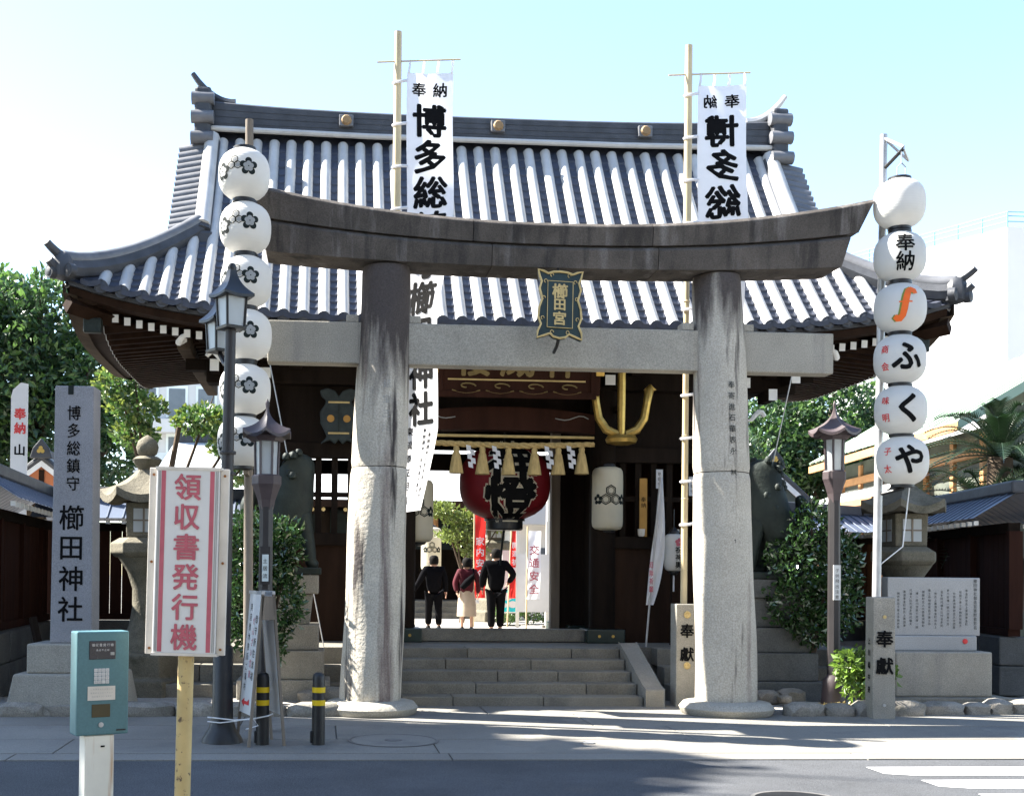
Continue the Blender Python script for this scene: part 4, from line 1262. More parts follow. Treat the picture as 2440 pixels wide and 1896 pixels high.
# ================================================================== STONE MONUMENTS
Mo = thing('name_monument', 'tall grey stone pillar carved 博多総鎮守 櫛田神社 on stepped stone blocks', 'monument', (-5.25, 0.12, 0), rz=R(-3))
ob('pillar', G().frus(0.47, 0.36, 0.44, 0.32, 0.80, 3.72), 'mon_stone', Mo, bevel=0.012)
ob('upper_base', G().b(-0.44, 0.44, -0.36, 0.36, 0.47, 0.80), 'granite', Mo, bevel=0.02)
ob('lower_base', G().frus(1.28, 1.05, 1.12, 0.9, 0.0, 0.47), 'granite', Mo, bevel=0.025)
for i, ch in enumerate('博多総鎮守'):
    lettering(Mo, ch, 0.175, 'black', (0.0, -0.165 - 0.0065 * (0.2 * i), 3.41 - 0.20 * i), bold=0.012, sx=0.9)
for i, ch in enumerate('櫛田神社'):
    lettering(Mo, ch, 0.30, 'black', (-0.01, -0.172 - 0.003 * i, 2.22 - 0.345 * i), bold=0.012, sx=0.98)
ob('top_notch', G().b(-0.07, -0.01, -0.166, -0.16, 3.62, 3.722), 'crest_ink', Mo)

Sl = thing('inscribed_slab', 'polished stone slab engraved with columns of names on a granite base', 'monument', (5.33, 1.0, 0))
ob('slab', G().b(-0.64, 0.58, -0.08, 0.10, 0.90, 1.64), 'slab_stone', Sl, bevel=0.008)
ob('plinth', G().b(-0.58, 0.52, -0.12, 0.16, 0.705, 0.90), 'slab_stone', Sl, bevel=0.015)
ob('base', G().b(-0.64, 0.62, -0.3, 0.34, 0.14, 0.705), 'granite', Sl, bevel=0.02)
ob('footing', G().b(-0.74, 0.82, -0.42, 0.46, 0.0, 0.14), 'step', Sl, bevel=0.02)
lettering(Sl, '櫛田神社御造営寄附者芳名', 0.05, 'crest_ink', (0.515, -0.083, 1.3), pitch=0.054)
nm_ = '奉納御芳名金壱封博多町有志一同世話人総代氏子中川端上東西流大黒土居恵比須中洲千代'
for q in range(12):
    s_ = ''.join(nm_[(q * 11 + i * 5) % len(nm_)] for i in range(11))
    x = 0.40 - 0.082 * q
    lettering(Sl, s_, 0.036, 'crest_ink', (x, -0.083, 1.26 - 0.02 * (q % 3)), pitch=0.043, name='name_column')
ob('red_reflector', G().lathe([(0.035, 0), (0.03, 0.012), (0.005, 0.016)], 12), 'red', Sl, (0.36, -0.122, 0.83), (R(90), 0, 0))

def stone_lantern(label, loc, k=1.0, lamp_m='mossy'):
    t = thing('stone_lantern', label, 'stone lantern', loc, group='stone lanterns')
    z = 0
    ob('base', G().lathe([(0.62, 0.0), (0.60, 0.25), (0.50, 0.28), (0.48, 0.55), (0.40, 0.60)], 6), lamp_m, t, bevel=0.02)
    ob('stem', G().lathe([(0.36, 0.60), (0.30, 0.72), (0.21, 0.92), (0.17, 1.15), (0.17, 1.40), (0.24, 1.62), (0.36, 1.80)], 16), lamp_m, t, smooth=True)
    ob('platform', G().lathe([(0.40, 1.80), (0.46, 1.86), (0.46, 1.98), (0.34, 2.05)], 6), lamp_m, t, bevel=0.015)
    fb = ob('fire_box', G().frus(0.44, 0.44, 0.46, 0.46, 2.05, 2.50), lamp_m, t, bevel=0.02)
    for ry in range(4):
        a = R(90 * ry)
        w = ob('paper_window', G().b(-0.13, 0.13, -0.236, -0.231, 2.12, 2.42), 'glass', fb, rot=(0, 0, a))
        ob('window_bar', G().b(-0.012, 0.012, -0.245, -0.237, 2.12, 2.42), 'wood_grey', fb, rot=(0, 0, a))
        ob('window_bar', G().b(-0.13, 0.13, -0.247, -0.2375, 2.26, 2.28), 'wood_grey', fb, rot=(0, 0, a))
    ob('roof', G().eave(0.52, 2.58, 2.92, 6, 0.10, 1.25, rot=R(0), tip=0.12, thick=0.10), lamp_m, t, smooth=True)
    ob('neck_ring', G().lathe([(0.08, 2.9), (0.12, 2.96), (0.16, 3.0), (0.19, 3.06), (0.13, 3.10)], 16), lamp_m, t, smooth=True)
    ob('jewel', G().lathe([(0.06, 3.08), (0.125, 3.14), (0.145, 3.22), (0.12, 3.30), (0.05, 3.355), (0.005, 3.38)], 18), lamp_m, t, smooth=True)
    return t
t = stone_lantern('mossy stone lantern with a round jewel top behind the receipt sign', (-4.83, 1.75, 0.0), 1)
t = stone_lantern('mossy stone lantern standing behind the engraved slab and the steel pole', (5.30, 1.85, 0.0), 1)
lettering(t, '奉', 0.16, 'black', (0, -0.235, 1.52), bold=0.03)

# lion-dogs on pedestals
def skinned(name, pts, edges, rad, m, parent, loc=(0, 0, 0), rz=0.0, sub=2):
    me = bpy.data.meshes.new(name)
    me.from_pydata(pts, edges, [])
    o = bpy.data.objects.new(name, me)
    COL.objects.link(o)
    o.modifiers.new('skin', 'SKIN').use_smooth_shade = True
    for i, r_ in enumerate(rad):
        q = r_ if isinstance(r_, tuple) else (r_, r_)
        me.skin_vertices[0].data[i].radius = q
    me.skin_vertices[0].data[0].use_root = True
    sb = o.modifiers.new('sub', 'SUBSURF')
    sb.levels = sub
    sb.render_levels = sub
    bpy.context.view_layer.update()
    m2 = bpy.data.meshes.new_from_object(o.evaluated_get(bpy.context.evaluated_depsgraph_get()))
    bpy.data.objects.remove(o)
    m2.materials.clear()
    m2.materials.append(M[m])
    m2.polygons.foreach_set('use_smooth', [True] * len(m2.polygons))
    return ob(name, None, parent=parent, loc=loc, rot=(0, 0, rz), mesh=m2)
def lion(label, loc, sx):
    t = thing('lion_dog', label, 'statue', loc, group='bronze lion dogs flanking the gate')
    P_ = [(-0.25, 0, 0.32), (-0.05, 0, 0.62), (0.12, 0, 0.92), (0.12, 0, 1.18), (0.16, 0, 1.36), (0.36, 0, 1.30),
          (0.2, 0.17, 0.72), (0.28, 0.18, 0.35), (0.32, 0.18, 0.06), (0.42, 0.18, 0.05), (0.2, -0.17, 0.72), (0.28, -0.18, 0.35), (0.32, -0.18, 0.06), (0.42, -0.18, 0.05),
          (-0.18, 0.24, 0.30), (0.08, 0.28, 0.30), (-0.05, 0.28, 0.06), (0.12, 0.28, 0.05), (-0.18, -0.24, 0.30), (0.08, -0.28, 0.30), (-0.05, -0.28, 0.06), (0.12, -0.28, 0.05),
          (-0.42, 0, 0.45), (-0.5, 0, 0.8), (-0.4, 0, 1.05), (0.08, 0.14, 1.45), (0.02, 0.2, 1.44), (0.08, -0.14, 1.45), (0.02, -0.2, 1.44)]
    E_ = [(0, 1), (1, 2), (2, 3), (3, 4), (4, 5), (2, 6), (6, 7), (7, 8), (8, 9), (2, 10), (10, 11), (11, 12), (12, 13), (0, 14), (14, 15), (15, 16), (16, 17), (0, 18), (18, 19), (19, 20), (20, 21), (0, 22), (22, 23), (23, 24), (4, 25), (25, 26), (4, 27), (27, 28)]
    r_ = [0.27, 0.29, 0.28, 0.27, 0.24, 0.15, 0.12, 0.09, 0.09, 0.07, 0.12, 0.09, 0.09, 0.07, 0.16, 0.12, 0.09, 0.07, 0.16, 0.12, 0.09, 0.07, 0.09, 0.13, 0.06, 0.06, 0.04, 0.06, 0.04]
    skinned('body', [(x * sx, y, z) for x, y, z in P_], E_, r_, 'bronze', t)
    cr = []
    for k in range(26):                      # curls of the mane
        a = rnd.uniform(0, 6.28)
        zz = rnd.uniform(0.85, 1.5)
        rr_ = 0.26 if zz < 1.2 else 0.22
        ob('mane_curl', G().lathe([(0.005, -0.05), (0.05, -0.03), (0.055, 0.01), (0.03, 0.045), (0.004, 0.05)], 8, (sx * (0.06 + rr_ * 0.9 * math.cos(a) * (0.6 if math.cos(a) > 0 else 1)), rr_ * math.sin(a), zz)), 'bronze', t, smooth=True)
    ob('plinth', G().b(-0.45, 0.45, -0.36, 0.36, -0.06, 0.03), 'bronze', t, bevel=0.015)
    p = thing('pedestal', 'stepped stone pedestal under the lion dog %s' % ('near the plum crest lanterns' if sx > 0 else 'near the steel lantern pole'), 'pedestal', (loc[0], loc[1], 0.0), group='lion dog pedestals')
    for w, d, z0, z1, w1 in ((1.15, 0.95, 0.0, 0.30, 1.15), (1.0, 0.85, 0.30, 0.66, 1.0), (0.86, 0.72, 0.66, 0.98, 0.86), (0.62, 0.55, 0.98, 1.36, 0.70), (0.84, 0.70, 1.36, 1.60, 0.84)):
        ob('pedestal_stone', G().frus(w, d, w1, d * w1 / w, z0, z1 - 0.004), 'granite' if sx > 0 else 'retain', p, bevel=0.015)  # paler lit pedestal, darker shaded one: the light is put into the stone colour
    return t
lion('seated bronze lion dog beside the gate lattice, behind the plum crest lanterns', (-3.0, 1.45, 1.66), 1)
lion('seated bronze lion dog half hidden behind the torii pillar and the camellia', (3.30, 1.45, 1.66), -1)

# ================================================================== THINGS HANGING IN THE GATE
bd = thing('gilt_board', 'red brown board with large gilt characters above the passage', 'board', (0.06, 2.85, 4.12), rot=(R(10), 0, 0))
ob('panel', G().b(-1.08, 1.08, 0.0, 0.06, 0.02, 1.0), 'wood_r', bd)
ob('frame_rail', G().b(-1.14, 1.14, -0.03, 0.05, 0.0, 0.10), 'wood_r', bd, bevel=0.015)
ob('gilt_line', G().b(-0.98, 0.98, -0.012, -0.001, 0.24, 0.262), 'gold_paint', bd)
for sx in (-1, 1):
    ob('frame_stile', G().b(sx * 1.12 - 0.07, sx * 1.12 + 0.07, -0.03, 0.05, 0.05, 1.0), 'wood_r', bd, bevel=0.02)
    for z in (0.33, 0.45):
        ob('gilt_fitting', G().b(sx * 1.18 - 0.06, sx * 1.18 + 0.06, -0.045, 0.0, z, z + 0.07), 'gold', bd, bevel=0.01)
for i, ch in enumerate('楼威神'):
    lettering(bd, ch, 0.5, 'shaded_gilt', (-0.62 + 0.62 * i, -0.02, 0.54), bold=0.03)
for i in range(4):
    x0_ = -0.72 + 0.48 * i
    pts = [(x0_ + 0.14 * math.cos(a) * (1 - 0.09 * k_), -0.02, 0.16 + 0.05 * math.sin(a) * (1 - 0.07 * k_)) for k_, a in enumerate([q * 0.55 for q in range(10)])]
    ob('gilt_scroll', G().tube(pts, 0.011, 5), 'shaded_gilt', bd)
    ob('gilt_scroll', G().tube([(x0_ - 0.2 + 0.1 * q, -0.02, 0.10 - 0.04 * math.sin(math.pi * q / 4)) for q in range(5)], 0.012, 5), 'shaded_gilt', bd)

rp = thing('sacred_rope', 'twisted straw rope with tassels hung across the gate passage', 'rope', (-0.05, 3.04, 0))
X0, X1 = -1.42, 1.26
def rz_(x):
    return 3.515 - 0.045 * math.cos(math.pi * (x - 0.0) / 2.9)
for ph in (0, 2.094, 4.189):
    pts = []
    for i in range(111):
        x = X0 + (X1 - X0) * i / 110
        thick = 0.75 + 0.35 * math.sin(math.pi * (i / 110))
        a = ph + x * 16
        pts.append((x, 0.022 * thick * math.cos(a), rz_(x) + 0.022 * thick * math.sin(a)))
    ob('strand', G().tube(pts, 0.024, 6), 'straw', rp, smooth=True)
for x in (-1.12, -0.73, -0.355, 0.02, 0.395, 0.74, 1.08)[1:]:
    ob('tassel', G().lathe([(0.018, 0.0), (0.045, -0.04), (0.04, -0.09), (0.055, -0.12), (0.085, -0.28), (0.105, -0.40), (0.09, -0.402)], 14, (x, 0, rz_(x) - 0.02)), 'straw', rp, smooth=True)
for x in (-0.54, -0.17, 0.585, 0.905):
    z = rz_(x) - 0.01
    g = G()
    for k in range(5):
        dx = 0.022 if k % 2 else -0.022
        g.prism([(x + dx - 0.035 + k * 0.007, z - 0.06 * k), (x + dx + 0.03 + k * 0.007, z - 0.06 * k - 0.015), (x + dx + 0.04 + k * 0.007, z - 0.06 * k - 0.095), (x + dx - 0.025 + k * 0.007, z - 0.06 * k - 0.08)], -0.05 - 0.004 * k, -0.048 - 0.004 * k)
    ob('paper_streamer', g, 'cloth', rp)

bl, mpb = round_lantern('great_red_lantern', 'great red lantern with bold black characters hanging in the gate passage', (0.0, 4.15, 3.02), 0.69, 1.10, paper='red_paper')
mpf = lambda u, v, l: mpb(u, v, l + 0.002)
for ch, z in (('神', 0.26), ('燈', -0.27)):
    lettering(bl, ch, 0.66, 'cream_paper', (0, 0, 0), bold=0.085, sx=1.3, mapf=lambda u, v, l, z=z: mpf(u, v + z, l), step=0.08, name='pale_outline', lift=0.0003)
    lettering(bl, ch, 0.66, 'black', (0, 0, 0), bold=0.042, sx=1.3, mapf=lambda u, v, l, z=z: mpf(u, v + z, l + 0.006), step=0.08, lift=0.0003)
ob('bottom_drum', G().lathe([(0.26, -0.72), (0.28, -0.70), (0.28, -0.58), (0.24, -0.57)], 24), 'black_metal', bl, smooth=True)
ob('tassel_cord', G().tube([(0, 0, -0.7), (-0.03, 0, -0.9), (-0.06, 0, -1.25)], 0.018, 6), 'crest_ink', bl)
ob('hanging_chain', G().tube([(0, 0, 0.55), (0, 0, 1.0)], 0.02, 6), 'black_metal', bl)

def tall_lantern(label, loc, k=1.0, r=0.225, h=0.92, crest=True, paper='cream_paper'):
    t = thing('tall_lantern', label, 'lantern', loc)
    pr = [(r * 0.62, -h / 2), (r * 0.86, -h / 2 + 0.02), (r * 0.97, -h / 2 + 0.06)] + [(r, -h / 2 + 0.12 + (h - 0.24) * i / 6) for i in range(7)] + [(r * 0.97, h / 2 - 0.06), (r * 0.86, h / 2 - 0.02), (r * 0.62, h / 2)]
    ob('paper_shade', G().lathe(pr, 28, caps=True), paper, t, smooth=True)
    ob('top_cap', G().lathe([(r * 0.55, h / 2), (r * 0.5, h / 2 + 0.04), (0.02, h / 2 + 0.10)], 14), 'black_metal', t)
    ob('bottom_cap', G().lathe([(0.03, -h / 2 - 0.06), (r * 0.5, -h / 2 - 0.03), (r * 0.55, -h / 2)], 14), 'black_metal', t)
    ob('hanger', G().tube([(0, 0, h / 2 + 0.08), (0, 0, h / 2 + 0.35)], 0.008, 6), 'black_metal', t)
    mp = lambda u, v, l: ((r + 0.004 + l) * math.sin(u / r), -(r + 0.004 + l) * math.cos(u / r), v)
    if crest:
        for cx, cz in ((-0.075, -0.02), (0.075, -0.02), (0.0, 0.11)):
            ob('hexagon_outline', ring_map(dens(hexagon(cx, cz, 0.082)), dens(hexagon(cx, cz, 0.064)), mp), 'crest_ink', t)
            ob('hexagon_fill', ring_map(dens(hexagon(cx, cz, 0.054)), dens(hexagon(cx, cz, 0.044)), mp), 'crest_ink', t)
        for sx in (-1, 1):
            pet = [circ(sx * 0.195 + 0.045 * math.sin(R(72 * i)), -0.02 + 0.05 * math.cos(R(72 * i)), 0.03, 10) for i in range(5)]
            ob('plum_petals', poly_map(pet, mp), 'crest_ink', t)
    return t, mp
tall_lantern('tall cream paper lantern with three hexagon crests beside the red lantern', (1.45, 3.3, 2.745))
tall_lantern('tall cream paper lantern mostly hidden behind the banner', (-1.32, 3.6, 2.55))
t, mp = tall_lantern('small white festival lantern with pink blossom near the rosette post', (2.31, 2.7, 1.96), r=0.135, h=0.52, crest=False, paper='paper')
ob('pink_blossom', poly_map([circ(0.04 + 0.035 * math.sin(R(72 * i)), 0.14 + 0.035 * math.cos(R(72 * i)), 0.028, 10) for i in range(5)], mp), 'pink_red', t)
lettering(t, '祝神輿', 0.1, 'black', (0, 0, 0), pitch=0.105, bold=0.02, mapf=lambda u, v, l, mp=mp: mp(u + 0.03, v - 0.07, l), step=0.04)
ob('tassel', G().tube([(0, 0, -0.3), (0, 0, -0.55)], 0.012, 6), 'cloth', t)
ob('stand', G().tube([(0.0, 0.1, 0.35), (0.0, 0.14, -1.31)], 0.015, 6), 'wood', t)

vj = thing('gilt_trident', 'gilded three pronged trident ornament hanging by the passage', 'ornament', (1.60, 3.0, 3.5))
ob('base_boss', G().lathe([(0.10, 0.0), (0.21, 0.03), (0.23, 0.08), (0.20, 0.13), (0.08, 0.15)], 20), 'gold', vj, smooth=True)
ob('middle_prong', G().tube([(0, 0, 0.12), (0, 0, 0.6), (0, 0, 1.08)], [0.05, 0.06, 0.06], 8), 'gold', vj, smooth=True)
for sx in (-1, 1):
    pts = [(sx * 0.06, 0, 0.15), (sx * 0.22, 0, 0.22), (sx * 0.33, 0, 0.38), (sx * 0.37, 0, 0.60), (sx * 0.40, 0, 0.80), (sx * 0.42, 0, 0.88)]
    ob('outer_prong', G().tube(pts, [0.06, 0.065, 0.06, 0.055, 0.07, 0.02], 8), 'gold', vj, smooth=True)
    ob('prong_tip', G().prism([(sx * 0.32, 0.80), (sx * 0.42, 0.77), (sx * 0.50, 0.80), (sx * 0.43, 0.86)], -0.03, 0.03), 'gold', vj)
ob('support_bar', G().b(-0.06, 0.06, 0.0, 0.8, 0.5, 0.58), 'wood', vj)
mb = thing('treasure_bag', 'grey green carved treasure bag ornament with orange discs over the lattice', 'ornament', (-2.47, 3.2, 3.46))
bag = [(-0.17, 0.10), (-0.26, 0.0), (-0.12, 0.06), (-0.05, 0.0), (0.0, 0.07), (0.06, 0.0), (0.12, 0.06), (0.25, 0.0), (0.17, 0.10), (0.19, 0.16), (0.26, 0.30), (0.27, 0.46), (0.20, 0.56), (0.18, 0.62), (0.25, 0.68), (0.26, 0.76), (0.17, 0.80), (0.05, 0.76), (0.0, 0.68), (-0.05, 0.76), (-0.17, 0.80), (-0.27, 0.76), (-0.25, 0.68), (-0.18, 0.62), (-0.20, 0.56), (-0.27, 0.46), (-0.26, 0.30), (-0.19, 0.16)]
ob('bag', G().prism(bag, -0.07, 0.03), M['dim_carving'], mb, bevel=0.02)
for sx in (-1, 1):
    ob('orange_disc', G().tube([(sx * 0.115, -0.072, 0.36), (sx * 0.115, -0.085, 0.36)], 0.052, 14), 'yellow_board', mb)
for z in (0.14, 0.58):
    ob('gilt_band', G().b(-0.15, 0.15, -0.082, -0.072, z, z + 0.025), 'gold_paint', mb)
ob('seam', G().b(-0.008, 0.008, -0.08, -0.072, 0.17, 0.57), 'bronze', mb)
ob('support_bar', G().b(-0.04, 0.04, 0.0, 0.8, 0.4, 0.48), 'wood', mb)
# festival flag leaning on the platform, paper slips by the lattice
fl = thing('white_flag', 'small white flag with red lettering leaning on a thin pole by the gate', 'flag', (1.82, 2.2, 0.66))
ob('pole', G().tube([(0, 0, 0), (0.19, 0, 2.36)], 0.014, 8), 'steel', fl)
rows = []
for i in range(25):
    z = 2.32 - 1.75 * i / 24
    w = (0.02 + 0.16 * math.sin(math.pi * min(1, i / 30)) ** 1.2)
    xo = 0.19 * z / 2.36
    rows.append([(xo + 0.005 + w * j / 6 - 0.06 * (i / 24), -0.03 * math.sin(j * 1.3 + i * .3), z) for j in range(7)])
ob('cloth', G().grid(rows), 'cloth', fl, smooth=True)
lettering(fl, '厄除祈願', 0.09, 'pink_red', (0.055, -0.05, 0.95), pitch=0.11, bold=0.02, sx=0.6)
ob_ = thing('votive_board', 'narrow ochre votive board standing against the gate lattice', 'board', (1.98, 3.3, 2.2))
ob('panel', G().b(-0.055, 0.055, -0.02, 0.0, 0, 0.85), 'yellow_board', ob_)
lettering(ob_, '奉納', 0.08, 'black', (0, -0.024, 0.5))
for k, x in enumerate((1.95, 2.2, 2.46)):
    c_ = thing('offering_cup', 'small pale offering cup on the lattice sill of the gate', 'cup', (x, 3.26, 2.2), group='offering cups on the sill')
    ob('bowl', G().lathe([(0.03, 0.0), (0.05, 0.02), (0.055, 0.11), (0.045, 0.11)], 12), 'pink_red' if False else 'sign_rim', c_, smooth=True)
for k, (x, z) in enumerate(((2.23, 3.05), (2.72, 2.95))):
    c_ = thing('paper_slip', ('white paper slip pasted on the lattice above the offering cups' if k == 0 else 'pale paper slip pasted on the lattice nearer the rosette post'), 'paper', (x, 3.34, z))
    ob('sheet', G().b(-0.05, 0.05, -0.004, 0.0, -0.14, 0.14), 'cloth', c_)
    lettering(c_, '祓御守', 0.055, 'black', (0, -0.006, 0), pitch=0.075)

# ================================================================== PEOPLE
def person(label, loc, h, jacket, lower, stride, arms, skirt=False, bag=False, rz=0.0, slim=1.0):
    t = thing('person', label, 'person', loc, rz=rz)
    k = h / 1.70
    def S_(p): return (p[0] * k, p[1] * k, p[2] * k)
    w = slim
    sL, sR = stride                                   # forward offset of the feet
    body = [(0, 0, 0.92), (0, 0.0, 1.12), (0, 0.01, 1.34), (0, 0.02, 1.47), (0, 0.03, 1.56), (0, 0.04, 1.63),
            (-0.09, 0, 0.86), (-0.10, sL * 0.55, 0.48), (-0.10, sL, 0.09), (-0.10, sL + 0.13, 0.035),
            (0.09, 0, 0.86), (0.10, sR * 0.55, 0.48), (0.10, sR, 0.09), (0.10, sR + 0.13, 0.035),
            (-0.19 * w, 0, 1.40), arms[0][0], arms[0][1], (0.19 * w, 0, 1.40), arms[1][0], arms[1][1]]
    ed = [(0, 1), (1, 2), (2, 3), (3, 4), (4, 5), (0, 6), (6, 7), (7, 8), (8, 9), (0, 10), (10, 11), (11, 12), (12, 13), (2, 14), (14, 15), (15, 16), (2, 17), (17, 18), (18, 19)]
    ra = [0.085, 0.085, 0.10, 0.065, 0.075, 0.075, 0.05, 0.045, 0.042, 0.04, 0.05, 0.045, 0.042, 0.04, 0.05, 0.04, 0.032, 0.05, 0.04, 0.032]
    skinned('body', [S_(p) for p in body], ed, [r_ * k for r_ in ra], 'skin', t)
    # hands
    for q, ar in enumerate(arms):
        e, hnd = Vector(ar[0]), Vector(ar[1])
        d = (hnd - e).normalized()
        pts = [hnd, hnd + d * 0.07]
        ed2 = [(0, 1)]
        for f in range(4):
            o_ = Vector((0, 0.018 * (f - 1.5), 0))
            L_ = (0.055, 0.065, 0.06, 0.045)[f]
            pts += [hnd + d * 0.085 + o_, hnd + d * (0.085 + L_ * 0.6) + o_ * 1.1, hnd + d * (0.085 + L_) + o_ * 1.1 + Vector((0.012 if q == 0 else -0.012, 0, 0))]
            n_ = len(pts)
            ed2 += [(1, n_ - 3), (n_ - 3, n_ - 2), (n_ - 2, n_ - 1)]
        pts += [hnd + d * 0.03 + Vector((0, 0.04, 0)), hnd + d * 0.07 + Vector((0, 0.055, 0))]
        n_ = len(pts)
        ed2 += [(0, n_ - 2), (n_ - 2, n_ - 1)]
        skinned('hand', [S_(p) for p in pts], ed2, [(0.03 if i == 0 else 0.035 if i == 1 else 0.009) * k for i in range(n_)], 'skin', t, sub=1)
    # hair cap, ears, nose
    ob('hair', G().lathe([(0.088, -0.06), (0.100, -0.01), (0.103, 0.05), (0.085, 0.11), (0.045, 0.135), (0.004, 0.14)], 16, (0, -0.008, 0)), 'hair', t, (0, 0.028 * k, 1.575 * k), smooth=True)
    for sx in (-1, 1):
        ob('ear', G().lathe([(0.006, -0.03), (0.016, -0.01), (0.018, 0.012), (0.006, 0.03)], 8), 'skin', t, (sx * 0.098 * k, 0.04 * k, 1.575 * k), smooth=True)
    ob('nose', G().lathe([(0.004, -0.02), (0.016, -0.015), (0.008, 0.02)], 8), 'skin', t, (0, 0.115 * k, 1.57 * k), smooth=True)
    # jacket with sleeves
    jb = [(0, 0, 0.88), (0, 0.0, 1.10), (0, 0.01, 1.32), (0, 0.02, 1.46), (-0.20 * w, 0, 1.39), arms[0][0], tuple(Vector(arms[0][1]) * 0.97 + Vector(arms[0][0]) * 0.03), (0.20 * w, 0, 1.39), arms[1][0], tuple(Vector(arms[1][1]) * 0.97 + Vector(arms[1][0]) * 0.03), (-0.10 * w, 0, 0.82), (0.10 * w, 0, 0.82)]
    je = [(0, 1), (1, 2), (2, 3), (2, 4), (4, 5), (5, 6), (2, 7), (7, 8), (8, 9), (0, 10), (0, 11)]
    jr = [(0.20 * w, 0.15), (0.19 * w, 0.14), (0.21 * w, 0.15), 0.075, 0.095, 0.072, 0.055, 0.095, 0.072, 0.055, 0.12, 0.12]
    skinned('jacket', [S_(p) for p in jb], je, [tuple(x * k for x in r_) if isinstance(r_, tuple) else r_ * k for r_ in jr], jacket, t)
    if skirt:
        rows = []
        for z, a, b_ in ((0.95, 0.17, 0.13), (0.8, 0.20, 0.16), (0.6, 0.22, 0.19), (0.36, 0.23, 0.21)):
            rows.append([S_((a * (1 + 0.05 * math.sin(6 * an)) * math.cos(an), b_ * math.sin(an), z)) for an in [2 * math.pi * i / 32 for i in range(33)]])
        ob('skirt', G().grid(rows), lower, t, smooth=True)
    else:
        tb = [(0, 0, 0.95), (-0.095, 0, 0.84), (-0.10, sL * 0.55, 0.48), (-0.10, sL, 0.10), (0.095, 0, 0.84), (0.10, sR * 0.55, 0.48), (0.10, sR, 0.10)]
        skinned('trousers', [S_(p) for p in tb], [(0, 1), (1, 2), (2, 3), (0, 4), (4, 5), (5, 6)], [r_ * k for r_ in (0.17, 0.13, 0.09, 0.08, 0.13, 0.09, 0.08)], lower, t)
    for sx, s_ in ((-1, sL), (1, sR)):
        ob('shoe', G().lathe([(0.05, 0.0), (0.055, 0.03), (0.045, 0.07), (0.03, 0.10)], 12), 'shoe', t, (sx * 0.10 * k, (s_ + 0.0) * k, 0.0), smooth=True)
        ob('shoe_toe', G().lathe([(0.045, 0.0), (0.05, 0.03), (0.03, 0.06), (0.004, 0.065)], 12), 'shoe', t, (sx * 0.10 * k, (s_ + 0.11) * k, 0.0), smooth=True)
    if bag:
        ob('shoulder_bag', G().tube([S_((0.13, -0.17, 1.30)), S_((-0.02, -0.2, 1.15)), S_((-0.14, -0.17, 1.02))], [0.05, 0.075, 0.06], 10), 'suit', t, smooth=True)
        ob('bag_strap', G().tube([S_((0.13, -0.16, 1.32)), S_((0.15, -0.05, 1.48)), S_((0.05, 0.13, 1.35))], 0.012, 6), 'suit', t)
    return t
person('person in a black suit striding away with one arm swung out', (-0.98, 11.3, 0.45), 1.56, 'suit', 'suit', (0.16, -0.14), (((-0.33, -0.05, 1.14), (-0.47, 0.02, 0.90)), ((0.27, 0.0, 1.12), (0.30, 0.10, 0.86))), rz=R(4))
person('person in a maroon jacket and beige skirt with a shoulder bag', (-0.30, 10.6, 0.45), 1.50, 'maroon', 'beige', (0.10, -0.10), (((-0.29, -0.03, 1.12), (-0.24, -0.08, 0.92)), ((0.28, 0.0, 1.12), (0.27, 0.08, 0.88))), skirt=True, bag=True, slim=0.92)
person('taller person in a black suit walking away with a bent elbow', (0.28, 10.2, 0.45), 1.70, 'suit', 'suit', (-0.10, 0.12), (((-0.28, 0.02, 1.12), (-0.27, 0.14, 0.90)), ((0.36, -0.06, 1.18), (0.27, 0.14, 1.02))), rz=R(-3))

# ================================================================== COURT BEHIND THE GATE
hall = thing('worship_hall', 'dark worship hall with pale grey roof across the courtyard', 'building', (0, 20, 0.45))
ob('roof', G().add([(-9, -1.5, 3.2), (9, -1.5, 3.2), (8.5, 2.0, 5.1), (-8.5, 2.0, 5.1)], [(0, 1, 2, 3)]), 'bld_grey', hall)
ob('roof_edge', G().b(-9, 9, -1.52, -1.4, 3.0, 3.19), 'wood_b', hall)
ob('ridge', G().b(-8.5, 8.5, 1.9, 2.3, 5.0, 5.5), 'tile_dark', hall)
ob('wall', G().b(-8, 8, 1.0, 1.2, 0, 4.2), 'wood', hall)
for k in range(60):
    x = -8.85 + 0.3 * k
    ob('gilt_rafter_tip', G().tube([(x, -1.36, 2.93), (x, -1.40, 2.93)], 0.055, 8), 'gold_paint', hall)
    ob('rafter', G().b(x - 0.04, x + 0.04, -1.355, 1.0, 2.88, 2.98), 'wood', hall)
for x in (-6, -4, -2.2, -0.9, 0.9, 2.2, 4, 6):
    ob('column', G().lathe([(0.14, 0), (0.14, 3.2)], 14, (x, 0.0, 0)), 'house_wood' if x == -0.9 else 'wood', hall, smooth=True)
for i in range(3):
    ob('hall_step', G().b(-4, 2.2, -1.6 - 0.35 * i, 0.6, 0.0, 0.45 - 0.15 * i - 0.001 * i), 'step', hall)
ob('cloth_hanging', G().b(-5, -0.3, 0.2, 0.22, 1.9, 3.0), 'crest_ink', hall)
tl, _ = tall_lantern('cream lantern with hexagon crests hanging at the worship hall', (-0.98, 17.6, 2.3), r=0.27, h=1.15)
nb = thing('notice_board', 'white notice board on legs in the sunlit courtyard', 'notice board', (1.27, 12.6, 0.45), rz=R(-6))
ob('board', G().b(-0.36, 0.36, -0.03, 0.03, 0.35, 1.65), 'sign_white', nb)
for sx in (-1, 1):
    ob('leg', G().b(sx * 0.34 - 0.04, sx * 0.34 + 0.04, -0.025, 0.025, 0, 2.4), 'post_white', nb)
lettering(nb, '厄除守', 0.2, 'grey_ink', (0.05, -0.034, 1.0), pitch=0.26)
tb_ = thing('teal_standee', 'white and teal standee board behind the walking people', 'sign', (0.83, 13.4, 0.45))
